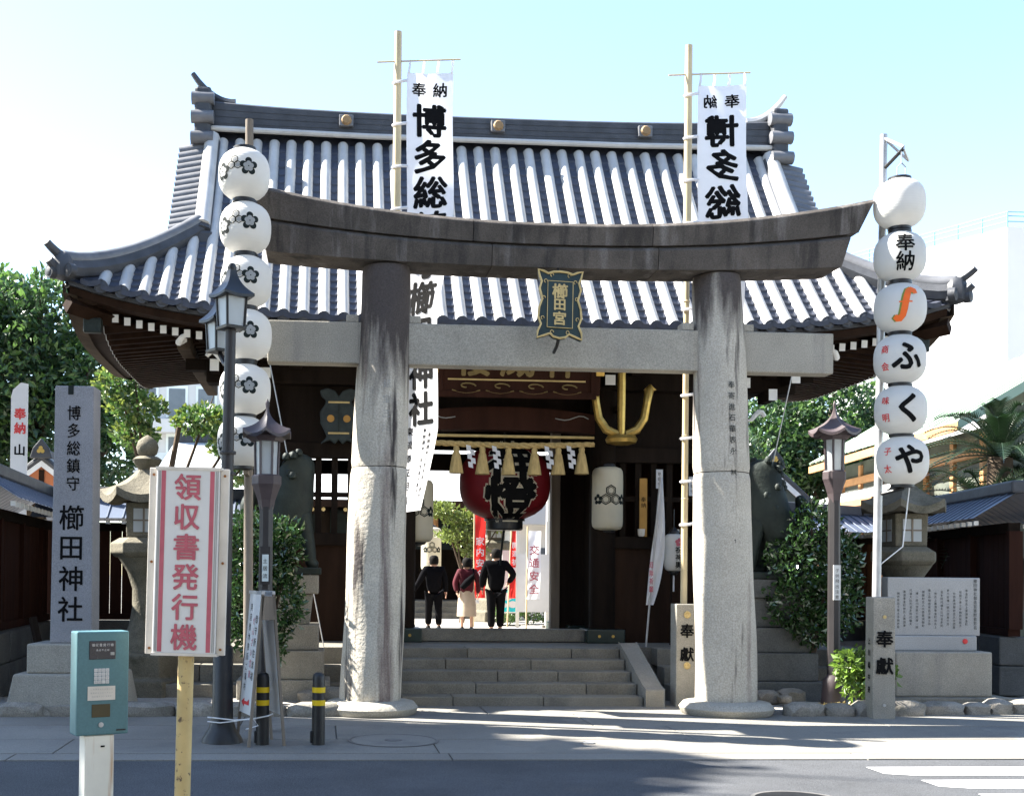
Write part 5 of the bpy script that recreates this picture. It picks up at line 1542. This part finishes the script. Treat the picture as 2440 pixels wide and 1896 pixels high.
ob('panel', G().b(-0.2, 0.2, -0.015, 0.015, 0.3, 1.75), 'sign_white', tb_)
ob('teal_print', G().b(-0.195, 0.14, -0.018, -0.0155, 0.33, 0.85), 'teal_cloth', tb_)
ob('cloud_print', poly_map([circ(-0.08, 0.68, 0.09, 14, 1.4), circ(0.05, 0.5, 0.08, 14, 1.3), circ(-0.12, 0.48, 0.05, 12)], lambda u, v, l: (u, -0.0195, v)), 'sign_white', tb_)
ob('foot', G().b(-0.22, 0.22, -0.15, 0.15, 0, 0.03), 'black_metal', tb_)
ob('leg', G().b(-0.2, -0.16, -0.012, 0.012, 0.02, 0.3), 'wood_grey', tb_)
ob('leg', G().b(0.16, 0.2, -0.012, 0.012, 0.02, 0.3), 'wood_grey', tb_)
def nobori(label, loc, h, w, m, txt, tilt=0.0, tm_='cloth'):
    t = thing('nobori_banner', label, 'banner', loc, group='nobori banners in the courtyard')
    ob('pole', G().tube([(0, 0, 0), (tilt, 0, h)], 0.018, 8), 'bamboo', t)
    rows = []
    for i in range(21):
        z = h - 0.1 - (h - 0.75) * i / 20
        rows.append([(tilt * z / h + w * j / 6, 0.04 * math.sin(i * 0.5 + j) * (0.3 + i / 20), z) for j in range(7)])
    ob('cloth', G().grid(rows), m, t, smooth=True)
    lettering(t, txt, w * 0.75, tm_, (tilt * 0.6 + w * 0.5, -0.06, h * 0.58), pitch=w * 0.95, bold=0.02)
    return t
nobori('red nobori banner twisting beside the courtyard tree', (-0.05, 12.9, 0.45), 2.7, 0.26, 'red_cloth', '家内安全')
nobori('red nobori banner beside the teal standee', (0.72, 12.9, 0.45), 2.7, 0.20, 'red_cloth', '開運祈願', 0.1)
nobori('white nobori banner billowing before the notice board', (1.07, 12.0, 0.45), 2.25, 0.30, 'cloth', '交通安全', 0.02, 'pink_red')
nobori('short red nobori banner at the feet of the walking people', (0.0, 15.0, 0.45), 0.95, 0.2, 'red_cloth', '福')
pl_ = thing('white_post', 'white steel post standing in the sunlit courtyard', 'post', (1.62, 12.8, 0.45))
ob('shaft', G().tube([(0, 0, 0), (0.02, 0, 3.2)], 0.05, 10), 'post_white', pl_, smooth=True)
ob('footing', G().b(-0.12, 0.12, -0.12, 0.12, 0, 0.05), 'granite', pl_)
kt = thing('office_hut', 'small white walled shrine office with dark roof beyond the passage', 'building', (2.3, 17.0, 0.45))
ob('wall', G().b(-1.2, 2.5, 0.0, 3, 0, 2.7), 'plaster', kt)
ob('roof', G().prism([(-1.7, 2.6), (0.6, 3.6), (3.0, 2.6), (3.0, 2.5), (-1.7, 2.5)], -0.5, 3.4), 'bld_white', kt)
ob('window', G().b(-0.6, 0.6, -0.02, 0.0, 1.0, 1.9), 'win', kt)
sb_ = stone_lantern('grey stone lantern standing in the courtyard behind the banners', (0.62, 16.0, 0.45), 1)

# ================================================================== FENCES AND SIDE GATES
def fence(name, label, p0, p1, side):
    p0, p1 = Vector(p0), Vector(p1)
    d = p1 - p0
    L_ = d.length
    t = thing(name, label, 'fence', (p0.x, p0.y, 0), rz=math.atan2(d.y, d.x))
    f = -side                                       # wall face looks to -Y*f locally
    x = 0.0
    while x < L_:                                    # stone base
        for zz, hh in ((0.0, 0.42), (0.425, 0.40)):
            w = rnd.uniform(0.5, 0.9)
            e = min(x + 0.75, L_)
            ob('base_stone', G().b(x + 0.006, e - 0.006, -0.2 + rnd.uniform(-.015, .015), 0.2, zz, zz + hh - 0.006), 'retain', t, bevel=0.02)
        x += 0.75
    ob('sill_beam', G().b(0, L_, -0.08, 0.08, 0.83, 0.93), 'wood_r', t)
    ob('head_beam', G().b(0, L_, -0.08, 0.08, 2.28, 2.42), 'wood', t)
    n = int(L_ / 0.19)
    for k in range(n):
        x = L_ * k / n
        ob('plank', G().b(x + 0.004, x + L_ / n - 0.004, -0.03 + rnd.uniform(-.004, .004), 0.0, 0.93, 2.28), 'wood_r', t)
    for k in range(int(L_ / 1.5) + 1):
        ob('post', G().b(k * 1.5 - 0.06, k * 1.5 + 0.06, -0.09, 0.09, 0.93, 2.30), 'wood_r', t)
    for sy in (-1, 1):
        ob('roof_slope', G().add([(-0.2, sy * 0.62, 2.47), (L_ + 0.2, sy * 0.62, 2.47), (L_ + 0.2, 0.0, 2.86), (-0.2, 0.0, 2.86)], [(0, 1, 2, 3)]), 'sheet_roof', t)
        m_ = None
        for k in range(int(L_ / 0.25) + 1):
            if m_ is None:
                q = ob('roof_seam', G().tube([(0, sy * 0.62, 2.475), (0, 0.02 * sy, 2.86)], 0.014, 6), 'sheet_roof', t, (k * 0.25, 0, 0), smooth=True)
                m_ = q.data
                q = ob('rafter_tip', G().b(-0.03, 0.03, sy * 0.52 - 0.03, sy * 0.52 + 0.03, 2.38, 2.44), 'white', t, (k * 0.25, 0, 0))
                rmh = q.data
            else:
                ob('roof_seam', None, parent=t, loc=(k * 0.25, 0, 0), mesh=m_)
                ob('rafter_tip', None, parent=t, loc=(k * 0.25, 0, 0), mesh=rmh)
    ob('ridge', G().b(-0.2, L_ + 0.2, -0.11, 0.11, 2.82, 3.0), 'tile_dark', t, bevel=0.03)
    return t
fence('roofed_fence', 'dark red plank fence with tiled coping running back behind the name monument', (-6.65, 0.6), (-6.95, 5.8), 1)
fence('roofed_fence', 'dark plank fence with tiled coping running back behind the engraved slab', (7.05, 2.2), (8.2, 8.4), -1)
fence('roofed_fence', 'dark plank fence crossing between the name monument and the gate', (-7.35, 6.0), (-3.9, 6.05), 1)
fence('roofed_fence', 'dark plank fence crossing between the gate and the engraved slab', (3.3, 6.0), (7.7, 8.5), -1)
def side_gate(label, loc, m_face, w=0.62):
    t = thing('gable_roof_gate', label, 'gate', loc)
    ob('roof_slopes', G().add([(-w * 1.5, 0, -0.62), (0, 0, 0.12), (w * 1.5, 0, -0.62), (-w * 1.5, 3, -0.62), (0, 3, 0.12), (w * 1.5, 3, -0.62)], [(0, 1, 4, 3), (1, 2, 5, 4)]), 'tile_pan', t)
    for sx in (-1, 1):
        ob('barge_board', G().add([(0, -0.04, 0.06), (sx * w * 1.45, -0.04, -0.62), (sx * w * 1.3, -0.04, -0.68), (0, -0.04, -0.06)], [(0, 1, 2, 3)]), 'white', t)
        ob('verge_roll', G().tube([(0, 0.0, 0.14), (sx * w * 1.5, 0.0, -0.60)], 0.06, 8), 'tile_dark', t, smooth=True)
        for k in range(5):
            ob('cover_tile_row', G().tube([(0, 0.3 + 0.4 * k, 0.16), (sx * w * 1.5, 0.3 + 0.4 * k, -0.58)], 0.055, 8), 'tile', t, smooth=True)
        ob('post', G().b(sx * w - 0.08, sx * w + 0.08, 0.3, 0.46, -loc[2], -0.4), 'wood_r', t)
    ob('gable_panel', G().add([(0, 0.0, -0.0), (-w * 1.1, 0.0, -0.62), (w * 1.1, 0.0, -0.62)], [(0, 1, 2)]), m_face, t)
    ob('gable_strut', G().b(-0.05, 0.05, -0.03, -0.005, -0.6, -0.12), 'wood_b', t)
    ob('tie_beam', G().b(-w * 1.1, w * 1.1, 0.28, 0.46, -0.8, -0.64), 'wood_b', t)
    ob('ridge', G().b(-0.1, 0.1, -0.05, 3, 0.1, 0.30), 'tile_dark', t, bevel=0.03)
    ob('ridge_end_tile', G().prism([(-0.22, 0.1), (0.22, 0.1), (0.16, 0.3), (0.0, 0.5), (-0.16, 0.3)], -0.1, -0.02), 'tile_dark', t, bevel=0.02)
    ob('gilt_mark', poly_map([circ(0, 0.30, 0.04), circ(-0.035, 0.24, 0.04), circ(0.035, 0.24, 0.04)], lambda u, v, l: (u, -0.112, v)), 'gold', t)
    return t
side_gate('small gabled roof with vermilion pediment behind the fence by the monument', (-8.75, 9.9, 3.72), 'orange_wood')
side_gate('small gabled roof with dark pediment behind the torii pillar and camellia', (5.66, 8.9, 3.66), 'house_wall', 0.55)
vb = thing('votive_plank', 'tall white pointed plank with red characters among the trees', 'sign', (-7.99, 6.3, 0))
ob('plank', G().prism([(-0.13, 0), (0.14, 0), (0.14, 4.72), (0.03, 4.74), (-0.10, 4.62), (-0.13, 4.5)], -0.02, 0.02), 'sign_white', vb)
for ch, z, m_ in (('奉', 4.22, 'red'), ('納', 3.98, 'red'), ('山', 3.62, 'black')):
    lettering(vb, ch, 0.2, m_, (0.02, -0.024, z), bold=0.03)
pk = thing('leaning_plank', 'weathered plank leaning against the fence beside the monument', 'plank', (-5.72, 0.55, 0))
ob('plank', G().tube([(0.08, 0, 0.05), (-0.22, 0.3, 1.05)], 0.05, 4), 'wood', pk)

# ================================================================== BUILDINGS
wb = thing('white_building', 'plain white apartment block with rooftop railing behind the lanterns', 'building', (41.6, 68, 0), rz=R(0))
ob('wall', G().b(-0.4, 22, 0.0, 26, 0, 27.2), 'bld_white', wb)
def wb_side(): pass
ob('stair_tower', G().add([(-0.4, 0.0, 0), (-0.4, 0.0, 27.2), (-7.5, 14.0, 27.2), (-7.5, 14.0, 0), (3, 25, 0), (3, 25, 27.2)], [(0, 1, 2, 3), (3, 2, 5, 4), (1, 5, 2)]), 'bld_white', wb)
for k in range(9):
    t_ = k / 8
    x, y = -0.4 - 7.1 * t_, 14.0 * t_
    ob('railing_post', G().tube([(x, y, 27.2), (x, y, 28.3)], 0.05, 6), 'rail_blue', wb)
for z in (27.6, 28.0, 28.3):
    ob('railing_bar', G().tube([(-7.5, 14, z), (-0.4, 0, z), (20, 0, z)], 0.045, 6), 'rail_blue', wb)
for k in range(5):
    ob('railing_post', G().tube([(1 + k * 1.2, 0, 27.2), (1 + k * 1.2, 0, 28.3)], 0.05, 6), 'rail_blue', wb)
def side_win(t_, z, w=0.9, h=1.9):
    a = Vector((-0.4, 0.0, 0))
    d = Vector((-7.1, 14.0, 0)).normalized()
    nrm = Vector((-d.y, d.x, 0))
    if nrm.y > 0: nrm = -nrm
    nrm = Vector((-0.89, -0.45, 0))
    p = a + d * t_ + nrm * 0.03
    q = p + d * w
    f = ob('window', G().add([(p.x, p.y, z), (q.x, q.y, z), (q.x, q.y, z + h), (p.x, p.y, z + h)], [(0, 1, 2, 3)]), 'bld_grey', wb)
    p2, q2 = p + d * (w * 0.06) + nrm * 0.03, p + d * (w * 0.6) + nrm * 0.03
    ob('pane', G().add([(p2.x, p2.y, z + 0.1), (q2.x, q2.y, z + 0.1), (q2.x, q2.y, z + h - 0.1), (p2.x, p2.y, z + h - 0.1)], [(0, 1, 2, 3)]), 'win', f)
for t_, z in ((4.5, 21.8), (6.0, 13.2), (10.5, 17.2), (11.5, 21.8)):
    side_win(t_, z, 2.2 if z < 14 else 1.3, 2.4)
for z in (23.2, 19.5, 15.8):
    f = ob('window', G().b(1.0, 3.4, -0.05, 0.0, z, z + 2.2), 'bld_grey', wb)
    ob('pane', G().b(1.1, 3.3, -0.08, -0.051, z + 0.1, z + 2.1), 'win', f)
hs = thing('green_roof_house', 'low timber house with pale green copper roof beside the cycad', 'house', (8.6, 7.2, 0), rz=R(-6.5))
ob('roof', G().add([(0, 0, 4.55), (0, 9.2, 4.62), (3.4, 9.2, 6.6), (3.4, 0, 6.6), (6.8, 9.2, 4.6), (6.8, 0, 4.6)], [(0, 1, 2, 3), (3, 2, 4, 5)]), 'copper', hs)
for k in range(19):
    ob('roof_seam', G().tube([(0.0, 0.1 + 0.5 * k, 4.58), (3.4, 0.1 + 0.5 * k, 6.63)], 0.02, 4), 'copper', hs)
ob('fascia', G().b(0.0, 0.06, 0, 9.2, 4.36, 4.53), 'house_wood', hs)
ob('gable_fascia', G().add([(0, -0.02, 4.36), (3.4, -0.02, 6.4), (6.8, -0.02, 4.4), (6.8, -0.02, 4.58), (3.4, -0.02, 6.6), (0, -0.02, 4.55)], [(0, 1, 4, 5), (1, 2, 3, 4)]), 'copper', hs)
ob('wall', G().b(0.75, 6.3, 0.5, 8.8, 0, 4.5), 'house_wall', hs)
ob('gable_wall', G().add([(0.75, 0.5, 4.5), (6.3, 0.5, 4.5), (3.4, 0.5, 6.3)], [(0, 1, 2)]), 'house_wall', hs)
ob('lower_roof', G().add([(-0.5, 3.0, 3.35), (-0.5, 9.3, 3.35), (0.8, 9.3, 3.85), (0.8, 3.0, 3.85)], [(0, 1, 2, 3)]), 'bld_white', hs)
ob('lower_fascia', G().b(-0.52, -0.46, 3.0, 9.3, 3.2, 3.34), 'house_wood', hs)
for k in range(7):
    ob('timber_post', G().b(0.68, 0.749, 0.5 + 1.35 * k, 0.66 + 1.35 * k, 0, 4.4), 'house_wood', hs)
ob('timber_rail', G().b(0.66, 0.748, 0.5, 8.8, 3.95, 4.12), 'house_wood', hs)
ob('timber_rail', G().b(0.66, 0.748, 0.5, 3.0, 3.05, 3.22), 'house_wood', hs)
ob('plaster_panel', G().b(0.71, 0.747, 0.9, 1.8, 1.5, 3.0), 'house_wood', hs)
gb = thing('grey_building', 'grey apartment block with balconies far behind the stone lantern', 'building', (-19.5, 60, 0))
ob('wall', G().b(0, 9.5, 0, 12, 0, 14.0), 'bld_grey', gb)
for fl_ in range(4):
    for k in range(5):
        f = ob('window', G().b(0.6 + 1.8 * k, 1.9 + 1.8 * k, -0.06, 0.0, 2.2 + 3 * fl_, 4.2 + 3 * fl_), 'bld_pale', gb)
        ob('pane', G().b(0.75 + 1.8 * k, 1.75 + 1.8 * k, -0.09, -0.061, 2.3 + 3 * fl_, 4.0 + 3 * fl_), 'win', f)
    ob('balcony', G().b(0.2, 9.3, -1.0, -0.061, 1.2 + 3 * fl_, 2.0 + 3 * fl_), 'bld_grey', gb)
pb = thing('pale_hut', 'pale panelled hut with flat canopy behind the stone lantern', 'building', (-10.2, 26, 0))
ob('wall', G().b(0, 4.4, 0, 4, 0, 5.6), 'bld_pale', pb)
ob('canopy', G().b(-0.9, 4.4, -1.2, -0.02, 4.3, 4.45), 'bld_white', pb)
ob('canopy_post', G().b(-0.5, -0.35, -1.1, -0.95, 0, 4.3), 'bld_pale', pb)
ob('window', G().b(0.6, 3.6, -0.05, 0.0, 1.2, 3.2), 'win', pb)
# houses of the street outside the frame: they stand on the near side and down the road and shade it
def block(label, loc, w, d, h, m_, rows_, colsn, face):
    t = thing('street_building', label, 'building', loc)
    ob('wall', G().b(0, w, 0, d, 0, h), m_, t)
    ob('parapet', G().b(-0.1, w + 0.1, -0.1, d + 0.1, h, h + 0.4), 'bld_grey', t)
    for i in range(rows_):
        for j in range(colsn):
            x = w * (j + 0.25) / colsn
            z = 1.2 + (h - 1.5) * i / rows_
            yb = d + 0.02 if face > 0 else -0.05
            f = ob('window', G().b(x, x + w * 0.5 / colsn, yb - 0.03, yb + 0.03, z, z + 1.6), 'bld_pale', t)
            ob('pane', G().b(x + 0.08, x + w * 0.5 / colsn - 0.08, yb - 0.05 if face < 0 else yb + 0.031, yb - 0.031 if face < 0 else yb + 0.05, z + 0.08, z + 1.5), 'win', f)
    return t
block('brown tiled shop block across the street opposite the torii', (-16, -32, 0), 24, 12, 16, 'retain', 4, 8, 1)
block('grey shop block across the street opposite the steel pole', (9, -33, 0), 22, 13, 13, 'bld_grey', 3, 7, 1)
block('tall brown block down the street beyond the name monument', (-36, 0.7, 0), 14.5, 4.9, 21.5, 'retain', 5, 5, -1)

# ================================================================== TREES AND SHRUBS
def leaves(name, blobs, n, size, m, parent, seed, aspect=0.55, droop=0.0, shell=0.55, curl=0.18):
    r_ = random.Random(seed)
    tot = sum(b[3] * b[4] * b[5] for b in blobs)
    V, F = [], []
    for (cx, cy, cz, ax, ay, az) in blobs:
        cnt = int(n * ax * ay * az / tot)
        for _ in range(cnt):
            u = Vector((r_.gauss(0, 1), r_.gauss(0, 1), r_.gauss(0, 1))).normalized()
            q = (shell + (1 - shell) * r_.random()) * (1 + 0.10 * math.sin(u.x * 7 + u.z * 5 + seed) + 0.08 * math.sin(u.y * 9 - u.z * 6))
            p = Vector((cx + u.x * ax * q, cy + u.y * ay * q, cz + u.z * az * q))
            d = (u * 0.6 + Vector((r_.gauss(0, .6), r_.gauss(0, .6), r_.gauss(0, .6) + 0.15 - droop))).normalized()
            s_ = d.cross(Vector((r_.gauss(0, 1), r_.gauss(0, 1), r_.gauss(0, 1)))).normalized()
            nn = d.cross(s_)
            L_ = size * r_.uniform(0.65, 1.3)
            w = L_ * aspect * 0.5
            o = len(V)
            V += [p, p + d * L_ * 0.5 + s_ * w + nn * L_ * curl, p + d * L_, p + d * L_ * 0.5 - s_ * w + nn * L_ * curl]
            F += [(o, o + 1, o + 2), (o, o + 2, o + 3)]
    me = bpy.data.meshes.new(name)
    me.from_pydata([tuple(v) for v in V], [], F)
    me.materials.append(M[m])
    return ob(name, None, parent=parent, mesh=me)

def tree(name, label, base, h, blobs, n, size, m, seed, cat='tree', trunk_r=0.2, aspect=0.55, droop=0.0, group=None, m2=None, shell=0.55):
    t = thing(name, label, cat, base, group=group)
    r_ = random.Random(seed)
    top = max(blobs, key=lambda b: b[2])
    mid = sum((Vector(b[:3]) for b in blobs), Vector()) / len(blobs)
    zl = min(b[2] for b in blobs)
    fork = Vector((mid.x * 0.4, mid.y * 0.4, max(0.12 * h, zl * 0.55)))
    ob('trunk', G().tube([(0, 0, -0.05), (fork.x * 0.5 + 0.02 * h, fork.y * 0.5, fork.z * 0.5), fork, mid], [trunk_r * 1.25, trunk_r, trunk_r * 0.85, trunk_r * 0.5], 10), 'bark', t, smooth=True)
    for b in blobs:
        c = Vector(b[:3])
        md = (fork + c) / 2 + Vector((r_.uniform(-.1, .1), r_.uniform(-.1, .1), 0.05)) * h * 0.1
        ob('limb', G().tube([fork, md, c, c + (c - md) * 0.5], [trunk_r * 0.55, trunk_r * 0.4, trunk_r * 0.25, trunk_r * 0.06], 7), 'bark', t, smooth=True)
    leaves('crown', blobs, n, size, m, t, seed, aspect, droop, shell)
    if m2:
        leaves('sunlit_sprays', [(b[0], b[1], b[2] + b[5] * 0.15, b[3] * 1.06, b[4] * 1.06, b[5] * 1.02) for b in blobs], int(n * 0.3), size, m2, t, seed + 50, aspect, droop, 0.85)  # second leaf colour: sunlit tops painted in, own tint on the autumn tree
    return t

def blobcloud(seed, n, rx, ry, z0, z1, s0, s1):
    r_ = random.Random(seed)
    out = []
    for i in range(n):
        z = z0 + (z1 - z0) * (i + 0.5) / n
        f = math.sin(math.pi * (0.15 + 0.8 * (i + 0.5) / n)) ** 0.8
        a = i * 2.4 + r_.uniform(-.4, .4)
        q = r_.uniform(0.35, 0.85) * f
        s_ = r_.uniform(s0, s1)
        out.append((rx * q * math.cos(a), ry * q * math.sin(a), z, s_, s_, s_ * 0.75))
    return out

# glossy camellias either side of the steps
tree('camellia_bush', 'glossy camellia bush in front of the lion dog pedestal by the folding signboard', (-3.15, 0.45, 0.05), 2.4, [(0.0, 0, 1.75, 0.36, 0.34, 0.55), (0.24, 0, 1.9, 0.24, 0.26, 0.34), (-0.25, 0.05, 1.95, 0.28, 0.28, 0.36), (0.18, -0.05, 1.25, 0.32, 0.30, 0.45), (-0.2, 0, 1.1, 0.34, 0.32, 0.5), (0.05, 0, 0.75, 0.25, 0.25, 0.3)], 5200, 0.085, 'leaf_camellia', 11, 'bush', 0.05, 0.5, group='camellias flanking the steps')
tree('camellia_bush', 'glossy camellia bush behind the mauve lamp between torii and slab', (3.78, 1.15, 0.05), 2.5, [(0.0, 0, 2.15, 0.30, 0.3, 0.42), (-0.25, 0, 1.75, 0.36, 0.34, 0.45), (0.32, 0.1, 1.75, 0.36, 0.34, 0.5), (-0.3, 0, 1.25, 0.36, 0.34, 0.4), (0.25, 0, 1.2, 0.38, 0.34, 0.4), (0.0, -0.05, 0.95, 0.32, 0.3, 0.3)], 5600, 0.09, 'leaf_camellia', 12, 'bush', 0.05, 0.5, group='camellias flanking the steps')
tree('yellow_shrub', 'low bright yellow green shrub behind the stone post at the pavement', (4.02, 0.12, 0.03), 0.8, [(-0.15, 0, 0.55, 0.17, 0.17, 0.22), (-0.05, -0.02, 0.35, 0.2, 0.2, 0.22), (0.3, 0.0, 0.4, 0.16, 0.16, 0.2), (0.1, 0.05, 0.5, 0.2, 0.18, 0.22)], 900, 0.085, 'leaf_bright', 13, 'shrub', 0.02, 0.6)
gc = leaves('ground_cover', [(3.72, -0.02, 0.05, 0.32, 0.12, 0.07), (4.3, 0.0, 0.06, 0.25, 0.12, 0.07), (3.45, 0.0, 0.05, 0.2, 0.1, 0.05)], 1500, 0.05, 'leaf_autumn', None, 14)
tag(gc, 'low ivy and dry leaves at the foot of the mauve lamp', 'ground cover', kind='stuff')
# big trees
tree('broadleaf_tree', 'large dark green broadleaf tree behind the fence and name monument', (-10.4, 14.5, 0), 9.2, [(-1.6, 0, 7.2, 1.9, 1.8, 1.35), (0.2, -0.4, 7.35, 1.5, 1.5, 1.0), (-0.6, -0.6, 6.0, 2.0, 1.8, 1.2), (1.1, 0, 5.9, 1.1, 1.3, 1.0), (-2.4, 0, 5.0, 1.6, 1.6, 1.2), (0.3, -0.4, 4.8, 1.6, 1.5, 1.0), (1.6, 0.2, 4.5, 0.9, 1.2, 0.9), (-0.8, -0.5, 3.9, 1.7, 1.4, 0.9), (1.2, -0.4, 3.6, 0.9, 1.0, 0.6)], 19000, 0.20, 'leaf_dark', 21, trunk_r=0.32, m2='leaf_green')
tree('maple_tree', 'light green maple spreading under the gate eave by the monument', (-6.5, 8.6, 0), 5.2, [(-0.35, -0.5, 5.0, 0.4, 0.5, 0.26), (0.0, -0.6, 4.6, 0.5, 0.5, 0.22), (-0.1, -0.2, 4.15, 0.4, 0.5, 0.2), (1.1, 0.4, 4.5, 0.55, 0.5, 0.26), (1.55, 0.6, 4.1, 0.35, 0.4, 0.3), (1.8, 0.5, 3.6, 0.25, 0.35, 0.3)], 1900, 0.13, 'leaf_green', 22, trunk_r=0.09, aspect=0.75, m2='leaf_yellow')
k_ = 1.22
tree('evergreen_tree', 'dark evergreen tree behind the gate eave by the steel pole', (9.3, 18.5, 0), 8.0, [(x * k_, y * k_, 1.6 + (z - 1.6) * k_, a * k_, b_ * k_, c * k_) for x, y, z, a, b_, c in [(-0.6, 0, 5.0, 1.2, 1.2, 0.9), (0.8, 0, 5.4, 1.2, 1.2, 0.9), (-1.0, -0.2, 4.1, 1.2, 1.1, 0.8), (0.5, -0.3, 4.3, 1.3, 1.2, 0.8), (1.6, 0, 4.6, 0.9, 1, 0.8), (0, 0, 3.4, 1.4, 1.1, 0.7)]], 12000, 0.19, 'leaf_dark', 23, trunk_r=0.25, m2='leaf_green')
tree('evergreen_tree', 'dark evergreen tree rising beyond the side gate with dark pediment', (5.6, 14.5, 0), 5.5, [(-0.5, 0, 4.2, 1.0, 1.0, 0.9), (0.6, 0, 4.5, 1.0, 1.0, 0.8), (0.1, -0.2, 3.4, 1.2, 1.0, 0.8)], 6000, 0.16, 'leaf_dark', 24, trunk_r=0.18)
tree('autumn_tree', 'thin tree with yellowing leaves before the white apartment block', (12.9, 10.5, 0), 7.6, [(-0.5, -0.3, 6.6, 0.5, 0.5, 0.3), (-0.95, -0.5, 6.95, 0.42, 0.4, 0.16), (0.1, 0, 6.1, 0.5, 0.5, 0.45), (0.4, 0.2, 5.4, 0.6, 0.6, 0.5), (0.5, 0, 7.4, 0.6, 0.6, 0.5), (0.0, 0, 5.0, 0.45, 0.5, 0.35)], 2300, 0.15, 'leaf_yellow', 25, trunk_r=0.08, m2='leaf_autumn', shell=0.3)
tree('courtyard_tree', 'small yellow green tree in the courtyard behind the red lantern', (-0.25, 15.2, 0.45), 3.4, [(-0.55, -0.1, 2.75, 0.5, 0.45, 0.22), (0.1, 0, 2.5, 0.6, 0.5, 0.22), (-0.15, -0.2, 2.15, 0.55, 0.5, 0.2), (0.5, 0, 2.75, 0.5, 0.5, 0.22), (0.25, -0.1, 1.8, 0.4, 0.4, 0.2), (1.0, 0.1, 2.5, 0.45, 0.4, 0.2)], 3000, 0.11, 'leaf_yellow', 26, trunk_r=0.06, shell=0.3)
tree('courtyard_hedge', 'low clipped green hedge under the notice board in the courtyard', (1.3, 14.2, 0.45), 0.7, [(-0.4, 0, 0.3, 0.4, 0.3, 0.25), (0.3, 0, 0.3, 0.45, 0.3, 0.25)], 1600, 0.07, 'leaf_green', 27, 'hedge', 0.03)
# street trees out of frame that throw the finger-like shadows on the road
names_ = ['tall ginkgo before the brown block down the street', 'slimmer ginkgo at the kerb down the street', 'bushy ginkgo nearest the name monument outside the fence']
for k, (x, y, hh, sd) in enumerate(((-17.5, 2.0, 18.6, 31), (-15.5, 0.3, 16.2, 32), (-16.2, -1.8, 17.6, 34))):
    tree('street_tree', names_[k], (x, y, 0), hh, blobcloud(sd, 11, 1.1, 1.1, hh * 0.35, hh * 0.97, 0.7, 1.15), 4200, 0.45, 'leaf_green', sd, trunk_r=0.25)

# cycad
cy = thing('cycad', 'dark green cycad with arching fronds behind the roofed fence', 'cycad', (8.8, 6.1, 0.25))
ob('trunk', G().tube([(0.1, 0, 0), (0.0, 0, 1.8), (0.05, 0, 3.5)], [0.24, 0.22, 0.20], 12), 'bark', cy, smooth=True)
ob('trunk', G().tube([(0.3, 0.1, 0.8), (0.75, 0.1, 1.8), (0.85, 0.1, 2.5)], [0.18, 0.16, 0.15], 12), 'bark', cy, smooth=True)
ob('trunk', G().tube([(-0.1, -0.1, 0.6), (-0.3, -0.25, 1.8), (-0.35, -0.3, 2.5)], [0.18, 0.16, 0.15], 12), 'bark', cy, smooth=True)
r_ = random.Random(5)
def frond(c, az, el, L_, parent):
    V, F = [], []
    pts = []
    for i in range(15):
        t = i / 14
        hr = L_ * (t * math.cos(el) + 0.0)
        z = L_ * (t * math.sin(el)) - 0.75 * L_ * t * t * 0.75
        pts.append(Vector((c[0] + hr * math.cos(az), c[1] + hr * math.sin(az), c[2] + z)))
    side = Vector((-math.sin(az), math.cos(az), 0))
    for i in range(1, 14):
        for q in range(2):
            tq = (i + q * 0.5) / 14
            p = pts[i].lerp(pts[min(i + 1, 14)], q * 0.5)
            d = (pts[min(i + 1, 14)] - pts[i - 1]).normalized()
            up = side.cross(d)
            LL = 0.27 * (math.sin(math.pi * min(1, tq * 0.9 + 0.12)) ** 0.6)
            for s_ in (-1, 1):
                tip = p + side * s_ * LL * 0.85 + d * LL * 0.45 + up * (-0.05 if True else 0)
                o = len(V)
                V += [p - d * 0.016, p + d * 0.016, tip]
                F.append((o, o + 1, o + 2))
    g = G().add(V, F).tube(pts, [0.018 * (1 - 0.7 * i / 14) for i in range(15)], 5)
    ob('frond', g, 'leaf_cycad', parent)
for c, n in (((0.05, 0, 3.5), 60), ((0.85, 0.1, 2.6), 40), ((-0.35, -0.3, 2.5), 34)):
    for k in range(n):
        frond(c, k * 2.39996 + r_.uniform(-.2, .2), R(r_.uniform(-5, 85)), r_.uniform(1.6, 2.3), cy)

# guy wires from the gate eave
for i, (a, c) in enumerate((((-3.4, 2.3, 4.85), (-2.55, 1.9, 0.65)), ((3.98, 2.2, 4.95), (3.2, 2.6, 0.65)))):
    w_ = thing('guy_wire', ('thin guy wire slanting down before the treasure bag ornament' if i == 0 else 'thin guy wire slanting down from the eave by the steel pole'), 'wire', (0.16, 0, 0))
    ob('wire', G().tube([a, c], 0.008, 5), 'steel', w_)
